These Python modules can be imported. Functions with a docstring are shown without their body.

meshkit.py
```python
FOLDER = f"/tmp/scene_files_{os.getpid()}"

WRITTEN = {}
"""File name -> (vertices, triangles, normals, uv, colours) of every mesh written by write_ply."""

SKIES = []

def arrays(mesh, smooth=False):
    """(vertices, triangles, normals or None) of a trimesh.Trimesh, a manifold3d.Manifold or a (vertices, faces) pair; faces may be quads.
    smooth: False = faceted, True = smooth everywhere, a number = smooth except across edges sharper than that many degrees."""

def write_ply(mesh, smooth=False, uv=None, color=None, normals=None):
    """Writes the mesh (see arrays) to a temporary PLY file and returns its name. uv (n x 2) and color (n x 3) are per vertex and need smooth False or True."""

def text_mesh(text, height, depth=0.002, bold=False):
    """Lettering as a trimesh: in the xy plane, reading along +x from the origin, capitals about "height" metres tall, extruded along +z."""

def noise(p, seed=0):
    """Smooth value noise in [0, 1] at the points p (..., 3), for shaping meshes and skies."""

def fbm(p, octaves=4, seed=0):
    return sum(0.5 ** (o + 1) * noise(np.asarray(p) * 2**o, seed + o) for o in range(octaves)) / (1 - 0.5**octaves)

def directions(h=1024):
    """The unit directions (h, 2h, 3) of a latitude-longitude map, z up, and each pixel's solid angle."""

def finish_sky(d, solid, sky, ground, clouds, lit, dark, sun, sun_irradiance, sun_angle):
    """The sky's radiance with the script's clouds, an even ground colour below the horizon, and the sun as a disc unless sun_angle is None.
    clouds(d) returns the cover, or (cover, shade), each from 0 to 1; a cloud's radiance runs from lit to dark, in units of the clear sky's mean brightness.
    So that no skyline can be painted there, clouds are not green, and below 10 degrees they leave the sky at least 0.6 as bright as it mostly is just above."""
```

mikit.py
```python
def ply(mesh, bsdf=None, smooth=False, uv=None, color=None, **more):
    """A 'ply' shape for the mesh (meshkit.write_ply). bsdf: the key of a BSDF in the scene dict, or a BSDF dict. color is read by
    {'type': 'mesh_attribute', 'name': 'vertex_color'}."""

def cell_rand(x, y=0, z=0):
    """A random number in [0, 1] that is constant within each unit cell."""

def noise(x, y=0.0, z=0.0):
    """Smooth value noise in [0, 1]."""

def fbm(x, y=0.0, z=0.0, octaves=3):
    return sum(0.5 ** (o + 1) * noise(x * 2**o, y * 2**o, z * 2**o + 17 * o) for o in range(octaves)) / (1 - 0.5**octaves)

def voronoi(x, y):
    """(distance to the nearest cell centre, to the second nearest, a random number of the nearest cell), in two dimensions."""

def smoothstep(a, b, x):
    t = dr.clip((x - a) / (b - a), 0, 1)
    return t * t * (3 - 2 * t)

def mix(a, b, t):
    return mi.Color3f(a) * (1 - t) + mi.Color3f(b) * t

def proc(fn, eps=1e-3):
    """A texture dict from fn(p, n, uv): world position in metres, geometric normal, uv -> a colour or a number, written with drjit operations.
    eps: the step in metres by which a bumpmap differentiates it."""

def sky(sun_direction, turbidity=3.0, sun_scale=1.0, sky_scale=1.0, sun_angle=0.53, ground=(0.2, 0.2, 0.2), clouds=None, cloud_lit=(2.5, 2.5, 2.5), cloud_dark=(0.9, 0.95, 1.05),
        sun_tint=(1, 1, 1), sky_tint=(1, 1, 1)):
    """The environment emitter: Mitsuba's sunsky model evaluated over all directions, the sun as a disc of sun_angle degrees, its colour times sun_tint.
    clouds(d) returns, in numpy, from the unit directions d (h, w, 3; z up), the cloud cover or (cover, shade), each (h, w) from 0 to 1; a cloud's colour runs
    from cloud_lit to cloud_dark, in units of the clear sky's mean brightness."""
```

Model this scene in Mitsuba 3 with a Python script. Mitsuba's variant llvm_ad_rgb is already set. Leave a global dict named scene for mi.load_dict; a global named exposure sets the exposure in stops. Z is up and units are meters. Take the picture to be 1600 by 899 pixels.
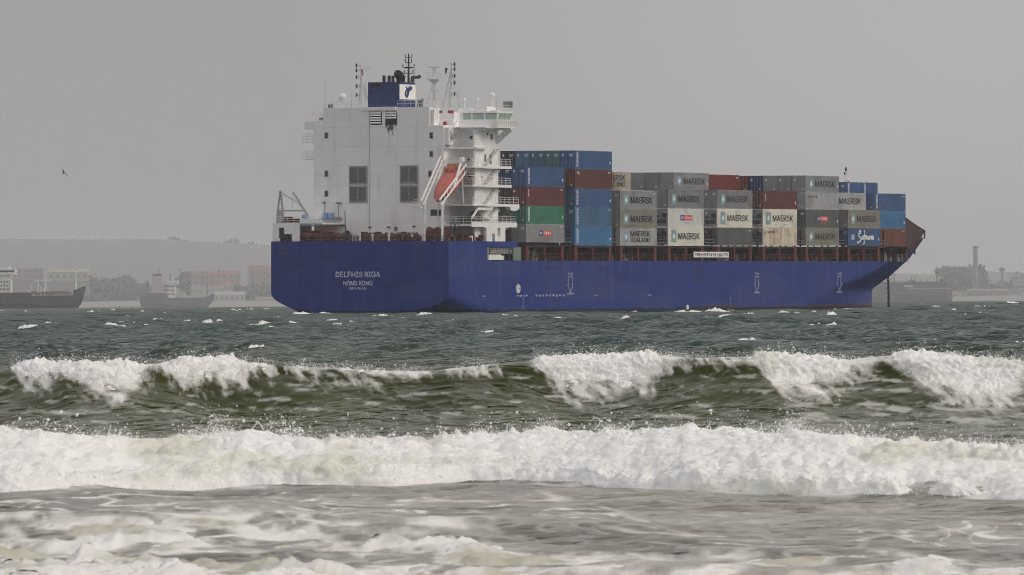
import math, random
import numpy as np, trimesh, mitsuba as mi, drjit as dr, mikit, meshkit
import shapely.geometry as sg, shapely.affinity as sa
from shapely import union_all
from scipy.interpolate import PchipInterpolator
from mikit import noise, fbm, voronoi, smoothstep, mix
T = mi.ScalarTransform4f
scene, labels = {}, {}
rng = np.random.default_rng(7)
random.seed(7)

# ------------------------------------------------------------------ camera, air, sky, exposure
exposure = 2.17
EYE = 1.9                                    # a person standing on the beach with a long lens
ROLL, PITCH = math.radians(0.45), 18.5 / 12000.0
FOV = 2 * math.degrees(math.atan(800 / 12000.0))
HAZE = 6.2e-5
scene['haze_air'] = {'type': 'homogeneous', 'albedo': {'type': 'rgb', 'value': [0.87, 0.88, 0.92]}, 'sigma_t': HAZE}
scene['camera'] = {'type': 'thinlens', 'fov': FOV, 'fov_axis': 'x', 'near_clip': 1.0, 'far_clip': 40000.0,
                   'aperture_radius': 0.007, 'focus_distance': 1100.0,
                   'to_world': T().look_at(origin=[0, 0, EYE], target=[0, 1000, EYE + 1000 * PITCH], up=[math.sin(ROLL), 0, math.cos(ROLL)]),
                   'medium': {'type': 'ref', 'id': 'haze_air'}}


def overcast(d):
    """A closed overcast: brightest overhead, dimmer low down, with faint soft mottling."""
    z = np.clip(d[..., 2], 0, 1)
    m = meshkit.fbm(np.stack([d[..., 0] * 3, d[..., 1] * 3, d[..., 2] * 9], -1), 4, 5) - 0.5
    t = np.clip((z - 0.05) / 0.30, 0, 1)
    lift = t * t * (3 - 2 * t)
    az = np.arctan2(d[..., 0], np.abs(d[..., 1]) + 1e-6)          # a darker rain bank on the left, brighter cloud on the side of the sun
    w = np.clip((az + 0.085 + 0.05 * m) / 0.15, 0, 1)
    low = 0.03 + 0.47 * w * w * (3 - 2 * w)
    return np.ones(d.shape[:2]), np.clip(1.0 - low - (1 - low) * lift + 0.16 * m * (1 - 0.5 * lift), 0, 1)


scene['sky'] = mikit.sky((0.80, -0.22, 0.62), turbidity=3, sun_scale=0.22, sun_angle=28, sun_tint=(0.86, 0.95, 1.08), clouds=overcast,
                         cloud_lit=(1.78, 1.73, 1.735), cloud_dark=(0.81, 0.784, 0.78), ground=(0.15, 0.15, 0.14))
scene['haze'] = {'type': 'cube', 'bsdf': {'type': 'null'}, 'interior': {'type': 'ref', 'id': 'haze_air'},
                 'to_world': T().translate([0, 11700, 75]).scale([3300, 12100, 125])}
labels['haze'] = {'label': 'pale sea haze greying the far ships and shore', 'kind': 'stuff'}
R_EARTH = 7.4e6                               # with refraction


def drop(x, y):
    return -(x * x + y * y) / (2 * R_EARTH)


# ------------------------------------------------------------------ materials
def rgb(c):
    return {'type': 'rgb', 'value': [float(v) for v in c]}


def pr(c, rough=0.6, spec=0.4, metal=0.0):
    return {'type': 'principled', 'base_color': c if isinstance(c, dict) else rgb(c), 'roughness': rough if isinstance(rough, dict) else float(rough),
            'specular': float(spec), 'metallic': float(metal)}


def mat(key, c, rough=0.6, spec=0.4, metal=0.0):
    scene[key] = {'type': 'twosided', 'bsdf': pr(c, rough, spec, metal)}


TH, LIST = math.radians(27.6), math.radians(0.5)
ORIGIN = np.array([-22.06, 1108.0, -0.08])
FWD = np.array([math.sin(TH), math.cos(TH), 0])
_st = np.array([math.cos(TH), -math.sin(TH), 0])
_up = np.array([0, 0, 1.0])
STB = _st * math.cos(LIST) - _up * math.sin(LIST)
UPV = _up * math.cos(LIST) + _st * math.sin(LIST)


def along(p):            # distance along the ship from the transom, for stains that run down its plates
    return (p.x - ORIGIN[0]) * FWD[0] + (p.y - ORIGIN[1]) * FWD[1]


def across(p):
    return (p.x - ORIGIN[0]) * STB[0] + (p.y - ORIGIN[1]) * STB[1]


def grime(p, n, uv):     # vertical dirt runs and blotches on steel
    s = along(p) + across(p)
    run = noise(s * 3.1, p.z * 0.35, 3.0) * noise(s * 0.7, p.z * 0.5, 8.0)
    blot = fbm(s * 0.5, p.z * 0.8, 5.0, 3)
    return dr.clip(0.75 * smoothstep(0.30, 0.62, run) * 0.6 + 0.55 * smoothstep(0.5, 0.75, blot), 0, 0.75) * 0.7


def stains(p, n, uv):    # a few faint streaks on white paint
    s = along(p) + across(p)
    run = noise(s * 1.9, p.z * 0.16, 3.0)
    return dr.clip(0.22 * smoothstep(0.70, 0.95, run) + 0.16 * smoothstep(0.5, 0.8, fbm(s * 0.22, p.z * 0.3, 5.0, 3)), 0, 0.6)


def rusty(p, n, uv):     # heavy rust runs
    s = along(p) + across(p)
    run = noise(s * 2.6, p.z * 0.25, 1.0)
    return dr.clip(smoothstep(0.40, 0.9, run * 0.5 + 0.55 * fbm(s * 1.4, p.z * 1.3, 2.0, 4)), 0, 0.7)


def weathered(key, c, dirt=(0.10, 0.085, 0.075), fn=grime, rough=0.55):
    scene[key] = {'type': 'twosided', 'bsdf': {'type': 'blendbsdf', 'weight': mikit.proc(fn), 'a': pr(c, rough, 0.35), 'b': pr(dirt, 0.85, 0.2)}}


def hull_marks(p, n, uv):   # scuffed, chalky plating with faint weld seams
    s, a = along(p), across(p)
    t = s + a * 0.97
    patch = fbm(t * 0.10, p.z * 0.32, 4.0, 4)
    run = noise(t * 1.3, p.z * 0.12, 6.0)
    seam = dr.maximum(smoothstep(0.94, 0.99, dr.abs(2 * (t / 9.0 - dr.floor(t / 9.0)) - 1)), smoothstep(0.93, 0.99, dr.abs(2 * (p.z / 2.3 - dr.floor(p.z / 2.3)) - 1)))
    return dr.clip(0.55 * smoothstep(0.42, 0.70, patch) + 0.4 * smoothstep(0.62, 0.85, run) + 0.10 * seam, 0, 0.8)




def hull_colour(p, n, uv):
    t = along(p) + across(p) * 0.97
    c = mix((0.015, 0.034, 0.205), (0.040, 0.060, 0.200), hull_marks(p, n, uv))
    c = mix(c, (0.030, 0.028, 0.070), 0.35 * smoothstep(0.60, 0.78, fbm(t * 0.21, p.z * 1.1, 11.0, 3)) * smoothstep(0.45, 0.8, noise(t * 0.06, p.z * 0.2, 2.0)))
    boot = smoothstep(70.0, 74.0, along(p)) * (1 - smoothstep(-0.08, 0.08, p.z - 0.62 - 0.55 * (noise(t * 0.16, 0.0, 4.0) - 0.5) - 0.2 * (noise(t * 1.4, 0.0, 5.0) - 0.5)))
    weed = 1 - smoothstep(-0.05, 0.05, p.z - 0.32 - 0.22 * noise(t * 0.9, 0.0, 7.0))
    c = mix(c, mix((0.085, 0.038, 0.040), (0.05, 0.035, 0.05), noise(t * 0.5, p.z * 2.0, 1.0)), boot * 0.85)
    return mix(c, (0.014, 0.016, 0.016), weed * 0.8)


scene['hull_blue'] = {'type': 'twosided', 'bsdf': pr(mikit.proc(hull_colour), 0.55, 0.18)}
weathered('boot_red', (0.13, 0.045, 0.035))
weathered('white_paint', (0.85, 0.845, 0.86), (0.47, 0.44, 0.40), stains)
mat('white_clean', (0.80, 0.80, 0.80), 0.5)
mat('seam_paint', (0.66, 0.66, 0.68), 0.6)
mat('rail_white', (0.70, 0.70, 0.70), 0.5)
mat('dark_glass', (0.03, 0.035, 0.04), 0.12, 0.5)
mat('louvre_dark', (0.045, 0.045, 0.055), 0.6)
mat('louvre_grey', (0.12, 0.12, 0.135), 0.6)
mat('vent_frame', (0.33, 0.32, 0.31), 0.6)
mat('bridge_glass', (0.33, 0.43, 0.37), 0.08, 0.6)
mat('funnel_blue', (0.016, 0.032, 0.135), 0.5)
mat('soot_black', (0.018, 0.017, 0.018), 0.8)
mat('soot_stain', (0.10, 0.085, 0.075), 0.9)
mat('dark_steel', (0.05, 0.048, 0.05), 0.7)
mat('mid_steel', (0.20, 0.20, 0.21), 0.6)
weathered('deck_red', (0.115, 0.028, 0.026), (0.05, 0.03, 0.028))
weathered('gear_red', (0.060, 0.018, 0.017), (0.13, 0.05, 0.035), rusty)
mat('bulwark_red', (0.034, 0.011, 0.014), 0.7)
mat('deck_dark', (0.035, 0.022, 0.024), 0.8)
mat('coaming_dark', (0.022, 0.016, 0.019), 0.8)
mat('shutter_green', (0.17, 0.23, 0.21), 0.7)
mat('boat_orange', (0.46, 0.115, 0.095), 0.4)
mat('yellow_paint', (0.45, 0.27, 0.05), 0.5)
mat('flag_red', (0.42, 0.03, 0.04), 0.8)
mat('light_blue', (0.18, 0.32, 0.52), 0.5)
mat('letter_white', (0.72, 0.73, 0.76), 0.6)
mat('mark_white', (0.36, 0.38, 0.48), 0.7)
mat('letter_dark', (0.020, 0.020, 0.026), 0.6)
mat('emblem_blue', (0.19, 0.31, 0.39), 0.5)
mat('emblem_teal', (0.19, 0.31, 0.33), 0.5)
mat('logo_red', (0.55, 0.09, 0.075), 0.5)
mat('logo_blue', (0.03, 0.06, 0.20), 0.5)
mat('chain_black', (0.012, 0.012, 0.014), 0.7)
CONT = {'light blue': (0.055, 0.175, 0.36), 'steel blue': (0.060, 0.145, 0.265), 'blue': (0.045, 0.105, 0.245), 'navy blue': (0.020, 0.040, 0.130),
        'teal blue': (0.050, 0.140, 0.210), 'teal green': (0.055, 0.165, 0.170), 'green': (0.045, 0.185, 0.125), 'dark green': (0.03, 0.085, 0.055),
        'maroon': (0.125, 0.040, 0.038), 'dark red': (0.11, 0.025, 0.025), 'red': (0.165, 0.032, 0.030), 'brown': (0.165, 0.062, 0.045),
        'grey': (0.265, 0.272, 0.285), 'pale grey': (0.385, 0.39, 0.41), 'olive grey': (0.235, 0.232, 0.20), 'dark grey': (0.105, 0.11, 0.115),
        'charcoal': (0.045, 0.043, 0.045), 'dark purple': (0.045, 0.030, 0.050), 'white': (0.64, 0.64, 0.63), 'cream': (0.72, 0.70, 0.62), 'lead grey': (0.215, 0.225, 0.24)}
for _k, _c in CONT.items():
    weathered('box_' + _k.replace(' ', '_'), _c, tuple(0.45 * v + 0.025 for v in _c))
weathered('box_rusty_cream', (0.64, 0.60, 0.50), (0.36, 0.20, 0.10), rusty)
weathered('box_dirty_beige', (0.42, 0.39, 0.33), (0.13, 0.07, 0.045), rusty)


# ------------------------------------------------------------------ mesh helpers (ship frame: S forward, P starboard, Z up)
def to_world(v):
    v = np.asarray(v, float)
    return ORIGIN + v[:, :1] * FWD + v[:, 1:2] * STB + v[:, 2:3] * UPV


class MB:
    def __init__(self):
        self.v, self.f, self.n = [], [], 0

    def raw(self, v, f):
        v, f = np.asarray(v, float), np.asarray(f, int)
        if f.ndim == 2 and f.shape[1] == 4:
            f = np.vstack([f[:, [0, 1, 2]], f[:, [0, 2, 3]]])
        self.v.append(v)
        self.f.append(f + self.n)
        self.n += len(v)
        return self

    def mesh(self, m, M=None):
        v = np.asarray(m.vertices)
        return self.raw(v if M is None else v @ np.asarray(M)[:3, :3].T + np.asarray(M)[:3, 3], m.faces)

    def box(self, a0, a1, b0, b1, c0, c1):
        v = [[a, b, c] for a in (a0, a1) for b in (b0, b1) for c in (c0, c1)]
        return self.raw(v, [[0, 1, 3, 2], [4, 6, 7, 5], [0, 4, 5, 1], [2, 3, 7, 6], [0, 2, 6, 4], [1, 5, 7, 3]])

    def tube(self, p, q, r, n=6, r2=None):
        p, q = np.asarray(p, float), np.asarray(q, float)
        d = q - p
        L = np.linalg.norm(d)
        if L < 1e-9:
            return self
        d /= L
        a = np.cross(d, [0, 0, 1.0] if abs(d[2]) < 0.9 else [1.0, 0, 0])
        a /= np.linalg.norm(a)
        b = np.cross(d, a)
        t = np.arange(n) * 2 * np.pi / n
        ring = np.cos(t)[:, None] * a + np.sin(t)[:, None] * b
        v = np.vstack([p + r * ring, q + (r if r2 is None else r2) * ring, [p], [q]])
        i = np.arange(n)
        j = (i + 1) % n
        f = np.vstack([np.stack([i, j, j + n], 1), np.stack([i, j + n, i + n], 1), np.stack([j, i, i * 0 + 2 * n], 1), np.stack([i + n, j + n, i * 0 + 2 * n + 1], 1)])
        return self.raw(v, f)

    def path(self, pts, r, n=5):
        for p, q in zip(pts[:-1], pts[1:]):
            self.tube(p, q, r, n)
        return self

    def prism(self, poly, axis, c0, c1):
        """A polygon (shapely, or a list of points) in the two other axes, extruded along axis from c0 to c1."""
        g = poly if isinstance(poly, (sg.Polygon, sg.MultiPolygon)) else sg.Polygon(poly)
        for q in getattr(g, 'geoms', [g]):
            m = trimesh.creation.extrude_polygon(q, 1.0, engine='earcut')
            v = np.asarray(m.vertices)
            w = np.empty_like(v)
            o = [k for k in range(3) if k != axis]
            w[:, o[0]], w[:, o[1]], w[:, axis] = v[:, 0], v[:, 1], c0 + v[:, 2] * (c1 - c0)
            self.raw(w, m.faces)
        return self

    def ball(self, c, r, sub=1, sc=(1, 1, 1)):
        m = trimesh.creation.icosphere(subdivisions=sub, radius=1.0)
        return self.raw(np.asarray(c) + np.asarray(m.vertices) * r * np.asarray(sc), m.faces)

    def rail(self, pts, h=1.05, step=1.5, bars=3, r=0.035):
        """A guard rail along the floor polyline pts."""
        for p, q in zip(pts[:-1], pts[1:]):
            p, q = np.asarray(p, float), np.asarray(q, float)
            k = max(1, int(round(np.linalg.norm(q - p) / step)))
            for i in range(k + 1):
                c = p + (q - p) * i / k
                self.tube(c, c + [0, 0, h], r, 4)
            for b in range(bars):
                z = [0, 0, h * (b + 1) / bars]
                self.tube(p + z, q + z, r * 0.9, 4)
        return self

    def done(self):
        return np.vstack(self.v), np.vstack(self.f)


STUFF = ('deck_pipework', 'deck_fitting', 'pump_set', 'floodlight', 'plate_seams', 'whip_aerial', 'draught_marks', 'deck_machinery', 'recess_machinery', 'forecastle_gear', 'searchlight', 'ventilator', 'lettering', 'rail', 'lock_rod', 'fire_box', 'window_row')
# the first eleven or so hold many small pieces that the photograph does not let one pick apart


def put(key, mb, m, smooth=False, ship=True, **lab):
    v, f = mb.done() if isinstance(mb, MB) else mb
    if ship:
        v, f = to_world(v), f[:, ::-1]
    if key in scene:
        k = 1
        while f'{key}_{k:03d}' in scene:
            k += 1
        key = f'{key}_{k:03d}'
    scene[key] = mikit.ply(trimesh.Trimesh(v, f, process=False), m, smooth)
    if lab:
        labels[key] = lab
    last = key.rsplit('__', 1)[-1]
    if '__' in key and any(last.startswith(w) for w in STUFF[:-6]) or 'window_row' in last:
        labels.setdefault(key, {})['kind'] = 'stuff'
        labels[key].setdefault('label', last.rstrip('_0123456789').replace('_', ' '))
    return key


def text_poly_mesh(text, s0, s1, z0, z1, depth=0.02, bold=True):
    """Lettering stretched to fill the rectangle, in x, y, with z the depth."""
    m = meshkit.text_mesh(text, 1.0, depth, bold)
    v = np.asarray(m.vertices).copy()
    lo, hi = v.min(0), v.max(0)
    v[:, 0] = s0 + (v[:, 0] - lo[0]) / (hi[0] - lo[0]) * (s1 - s0)
    v[:, 1] = z0 + (v[:, 1] - lo[1]) / (hi[1] - lo[1]) * (z1 - z0)
    return v, np.asarray(m.faces)


def side_text(mb, text, s0, s1, z0, z1, P, bold=True):
    v, f = text_poly_mesh(text, s0, s1, z0, z1, 0.02, bold)
    return mb.raw(np.stack([v[:, 0], P + v[:, 2], v[:, 1]], 1), f)


def aft_text(mb, text, p0, p1, z0, z1, S, bold=True):
    v, f = text_poly_mesh(text, p0, p1, z0, z1, 0.02, bold)
    return mb.raw(np.stack([S - v[:, 2], v[:, 0], v[:, 1]], 1), f)

# ------------------------------------------------------------------ the sea
CREST_A = PchipInterpolator([-14, -9, -7.7, -6.1, -5.1, -3.7, -2.4, -1.5, .3, 1.4, 2.4, 3.7, 5.0, 6.0, 7.9, 9.5, 14],
                            [.80, .84, .90, .97, 1.02, .90, .86, .84, .97, .93, .97, 1.02, .93, 1.00, .90, .95, .85])


def crest_line(x):
    return 118.2 + 0.55 * np.sin(x * 0.45 + 1.0) + 0.3 * np.sin(x * 1.3)


def breaker(x, y):
    """(height, shoreward shift) of the swell that is about to break."""
    xs = np.clip(x, -14, 14)
    H = CREST_A(xs)
    t = y - crest_line(xs)
    w = np.where(t < 0, 2.7, 7.0)
    z = H * np.exp(-(np.abs(t) / w) ** 1.9)
    return z, -0.95 * (z / H) ** 5


_w = np.random.default_rng(11)
WAVES = []
for L in np.geomspace(0.9, 46, 64):
    a = 0.0082 * L * _w.uniform(0.5, 1.2) * (1.0 if L < 12 else 0.35)
    ang = _w.normal(-0.42, 0.55)             # they run towards the beach, from the right
    WAVES.append((L, a, ang, _w.uniform(0, 6.283)))


def wind_waves(x, y, dx, dy):
    """Sharpened wind waves; components too short for the local mesh are left to the relief of the material."""
    z = np.zeros_like(x)
    q = 0.6 + 0.8 * meshkit.noise(np.stack([x / 23, y / 31, 0 * x], -1), 3)
    for L, a, ang, ph in WAVES:
        k = 2 * np.pi / L
        kx, ky = k * math.sin(ang), -k * math.cos(ang)
        short = np.clip((L / 3.2 - np.maximum(np.abs(dy * math.cos(ang)), np.abs(dx))) / (L / 6), 0, 1)
        near = np.clip((y - 150) / 170, 0, 1) if L > 5 else 0.40 + 0.60 * np.clip((y - 130) / 120, 0, 1)
        s = np.sin(kx * x + ky * y + ph)
        z += short * near * a * (s + 0.35 * (1 - np.abs(s)) * 2 - 0.35)
    return z * q


def swell_B(x, y):
    yb = BORE_BASE(np.clip(x, -13, 13))
    t = y - yb
    return 0.30 * np.clip(t / 3, 0, 1) * np.exp(-np.clip(t - 4, 0, 99) / 6.0)


BORE_BASE = PchipInterpolator([-13, -5.2, -3.9, -2.6, -1.3, -0.5, .35, 1.3, 2.5, 3.6, 5.0, 13],
                              [77.0, 77.6, 78.8, 79.3, 79.2, 79.6, 78.6, 76.8, 74.4, 72.8, 71.3, 71.0])
BORE_TOP = PchipInterpolator([-13, -5.3, -4.0, -2.8, -2.0, -.7, .3, 1.3, 2.6, 4.0, 5.3, 13],
                             [.55, .60, .51, .585, .51, .46, .53, .60, .585, .53, .45, .5])


def swell_C(x, y):
    yc = 62.0 - 0.35 * x - 0.2 * np.sin(x * 1.1)
    h = 0.17 * np.clip(0.75 - 0.2 * x, 0.2, 1.2)
    t = y - yc
    return h * np.exp(-(t / np.where(t < 0, 1.6, 4.5)) ** 2)


def sea_height(x, y, dx=0.02, dy=0.1):
    za, shift = breaker(x, y)
    z = za + swell_B(x, y) + swell_C(x, y) + wind_waves(x, y, dx, dy) + drop(x, y)
    ripple = meshkit.fbm(np.stack([x / 1.3, y / 1.0 + x / 2.6, 0 * x], -1), 3, 21) - 0.5
    return z + (0.055 + 0.07 * np.clip((78 - y) / 8, 0, 1)) * ripple * np.clip((160 - y) / 40, 0, 1) - 0.03 * np.clip((112 - y) / 10, 0, 1) * np.clip((y - 90) / 8, 0, 1), shift


FOAM_K = 0.05
DROPX = np.array([-9.5, -7.66, -7.55, -7.2, -6.95, -6.85, -6.45, -6.1, -5.75, -5.45, -5.3, -5.15, -4.95, -4.6, -4.3, -4.0, -3.72, -3.5, -3.40, -3.1, -2.75, -2.55, -2.0, -1.5, -1.35, -1.15, -1.0, -.6, -.25, -.18, .28, .40, .52, .8, 1.1, 1.46, 1.8, 2.05, 2.5, 2.7, 3.4, 3.66, 3.78, 4.2, 4.5, 4.8, 5.25, 5.8, 5.95, 6.1, 6.4, 6.85, 7.2, 7.5, 7.8, 8.2, 9.6])
DROPZ = np.array([.05, .0, .30, .38, .22, .30, .55, .75, .50, .20, .25, .52, .55, .38, .42, .16, .05, .0, .14, .20, .08, .18, .10, .07, .03, .0, .05, .08, .05, .0, .0, .40, .66, .74, .66, .68, .56, .40, .14, .07, .06, .14, .70, .78, .62, .50, .22, .10, .45, .75, .90, .92, .80, .60, .35, .15, .10])


def crest_mask(V, Z, ts):
    """How deep inside the spilling foam a point of the wave face lies (negative: outside)."""
    X = V[..., 0]
    low = np.where(X < -1, 0.70, 0.68) * np.interp(X + 0.55 * (Z - 0.9) + 0.1 * (meshkit.fbm(V / 0.35, 3, 70) - .5), DROPX, DROPZ)
    cz = CREST_A(np.clip(X, -14, 14))
    P2 = V + 0.12 * np.stack([meshkit.noise(V / .3, 75), meshkit.noise(V / .3, 76), meshkit.noise(V / .3, 77)], -1)
    q = (Z - (cz - low)) / 0.16 + 2.2 * (meshkit.fbm(P2 / np.array([.30, .8, .16]), 3, 71) - 0.5)
    q = np.minimum(q, np.clip((0.9 - ts) / 0.7, -1, 1) * 2.0)
    return np.where(low < 0.015, -4.0, q), P2


def left_foam(X, Y, Z, sh):
    """Cover of thin foam on the water: the feathered edge of the spilling crests, trails on the face, the skirt of the bore."""
    out = np.zeros_like(X)
    rows = (Y[:, 0] > 112) & (Y[:, 0] < 120.6)
    V = np.stack([X, Y + sh, Z], -1)[rows]
    q, P2 = crest_mask(V, V[..., 2], V[..., 1] - sh[rows] - crest_line(V[..., 0]))
    lean = 0.9 * meshkit.noise(V / np.array([1.1, 3, 3.]), 174) + 0.15
    run = np.stack([V[..., 0] + lean * V[..., 2] + 0.05 * meshkit.noise(V / .16, 175), 0 * V[..., 0], V[..., 2]], -1)
    streak = meshkit.fbm(run / np.array([.075, 1, .16]), 4, 171) - 0.5
    c = smooth(-1.3, 1.1, q + 3.6 * streak)
    trail = smooth(0.60, 0.80, meshkit.fbm(run / np.array([.35, 1, .07]), 4, 172) + 0.12 * smooth(1.0, 6.0, V[..., 0])) * 0.55
    out[rows] = np.maximum(c, trail * smooth(-9.0, -1.0, q + 3))
    yb = BORE_BASE(np.clip(X, -13, 13))
    t = Y - yb
    f = meshkit.fbm(np.stack([X / .5, Y / .9, 0 * X], -1), 4, 173)
    skirt = np.exp(-np.clip(-t, 0, 9) / 0.9) * (t < 1) * smooth(0.35, 0.6, f)
    wake = smooth(4, 6.5, t) * np.exp(-np.clip(t - 6.5, 0, 99) / 3.0) * smooth(0.40, 0.62, f) * 0.8
    near = Y[:, 0] < 66
    Vn = np.stack([X, Y, 0 * X], -1)[near]
    grain = meshkit.fbm(Vn / np.array([.16, .5, 1.]), 4, 88) - 0.5
    out[near] = smooth(-1.9, 1.0, shore_mask(Vn) + 4.0 * grain) * 0.95
    return np.maximum(out, np.where(Y < 110, np.maximum(skirt * 0.9, wake), 0))


def shore_mask(V):
    X, Y = V[..., 0], V[..., 1]
    lim = np.interp(X, [-5.2, -4, -2.6, -1.4, -.7, -.35, 0, 1, 2, 3, 4, 5.2], [62.9, 63.0, 62.3, 61.4, 61.3, 60.0, 57.0, 55.9, 55.6, 55.8, 55.2, 54.8])
    V = np.stack([X, Y, 0 * X], -1)
    W = V + 0.5 * np.stack([meshkit.noise(V / .9, 85), 1.6 * meshkit.noise(V / .9, 86), 0 * X], -1)
    q = (lim - Y) / 1.5 + 2.8 * (meshkit.fbm(W / np.array([1.3, 2.6, 1.]), 4, 81) - 0.5)
    return np.minimum(q, (0.57 - 0.018 * (X + 3) - meshkit.fbm(W / np.array([.55, 1.1, 1.]), 4, 84)) * 8)


def smooth(a, b, x):
    t = np.clip((x - a) / (b - a), 0, 1)
    return t * t * (3 - 2 * t)


def sea_rows(y0, y1, step):
    ys = [y0]
    while ys[-1] < y1:
        ys.append(ys[-1] + step(ys[-1]))
    return np.array(ys)


def build_sea():
    """Three joined sheets, finer near the beach."""
    out = []
    side = np.array([4.75, 5.1, 5.7, 6.6, 8, 10, 13, 18, 25, 33, 43])
    for ys, cols, lower in ((sea_rows(46.0, 125.0, lambda y: 0.24 if y < 110.5 else 0.075 if y < 121 else 0.16), 760, 0.0),
                            (sea_rows(124.6, 720.0, lambda y: max(0.34, 0.0023 * y)), 520, 0.012),
                            (sea_rows(717.0, 15200.0, lambda y: 0.006 * y if y < 6800 else 0.06 * y), 300, 0.03)):
        tn = np.tan(np.radians(np.concatenate([-side[::-1], np.linspace(-4.6, 4.6, cols), side])))
        X = np.clip(ys[:, None] * tn[None, :], -3150, 3150)
        Y = np.broadcast_to(ys[:, None], X.shape).copy()
        Z, sh = sea_height(X, Y, np.abs(np.gradient(X, axis=1)), np.broadcast_to(np.gradient(ys)[:, None], X.shape))
        Z[0] -= lower * 3
        cover = left_foam(X, Y, Z, sh) if lower == 0 else 0
        out.append((np.stack([X, Y + sh, Z], -1).reshape(-1, 3), grid_faces(*X.shape), np.stack([X, Y + sh + FOAM_K * cover], -1).reshape(-1, 2)))
    n = np.cumsum([0] + [len(o[0]) for o in out])
    return np.vstack([o[0] for o in out]), np.vstack([o[1] + k for o, k in zip(out, n)]), np.vstack([o[2] for o in out])


def grid_faces(nr, nc):
    a = (np.arange(nr - 1)[:, None] * nc + np.arange(nc - 1)[None]).ravel()
    return np.vstack([np.stack([a, a + 1, a + nc + 1], 1), np.stack([a, a + nc + 1, a + nc], 1)])


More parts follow.
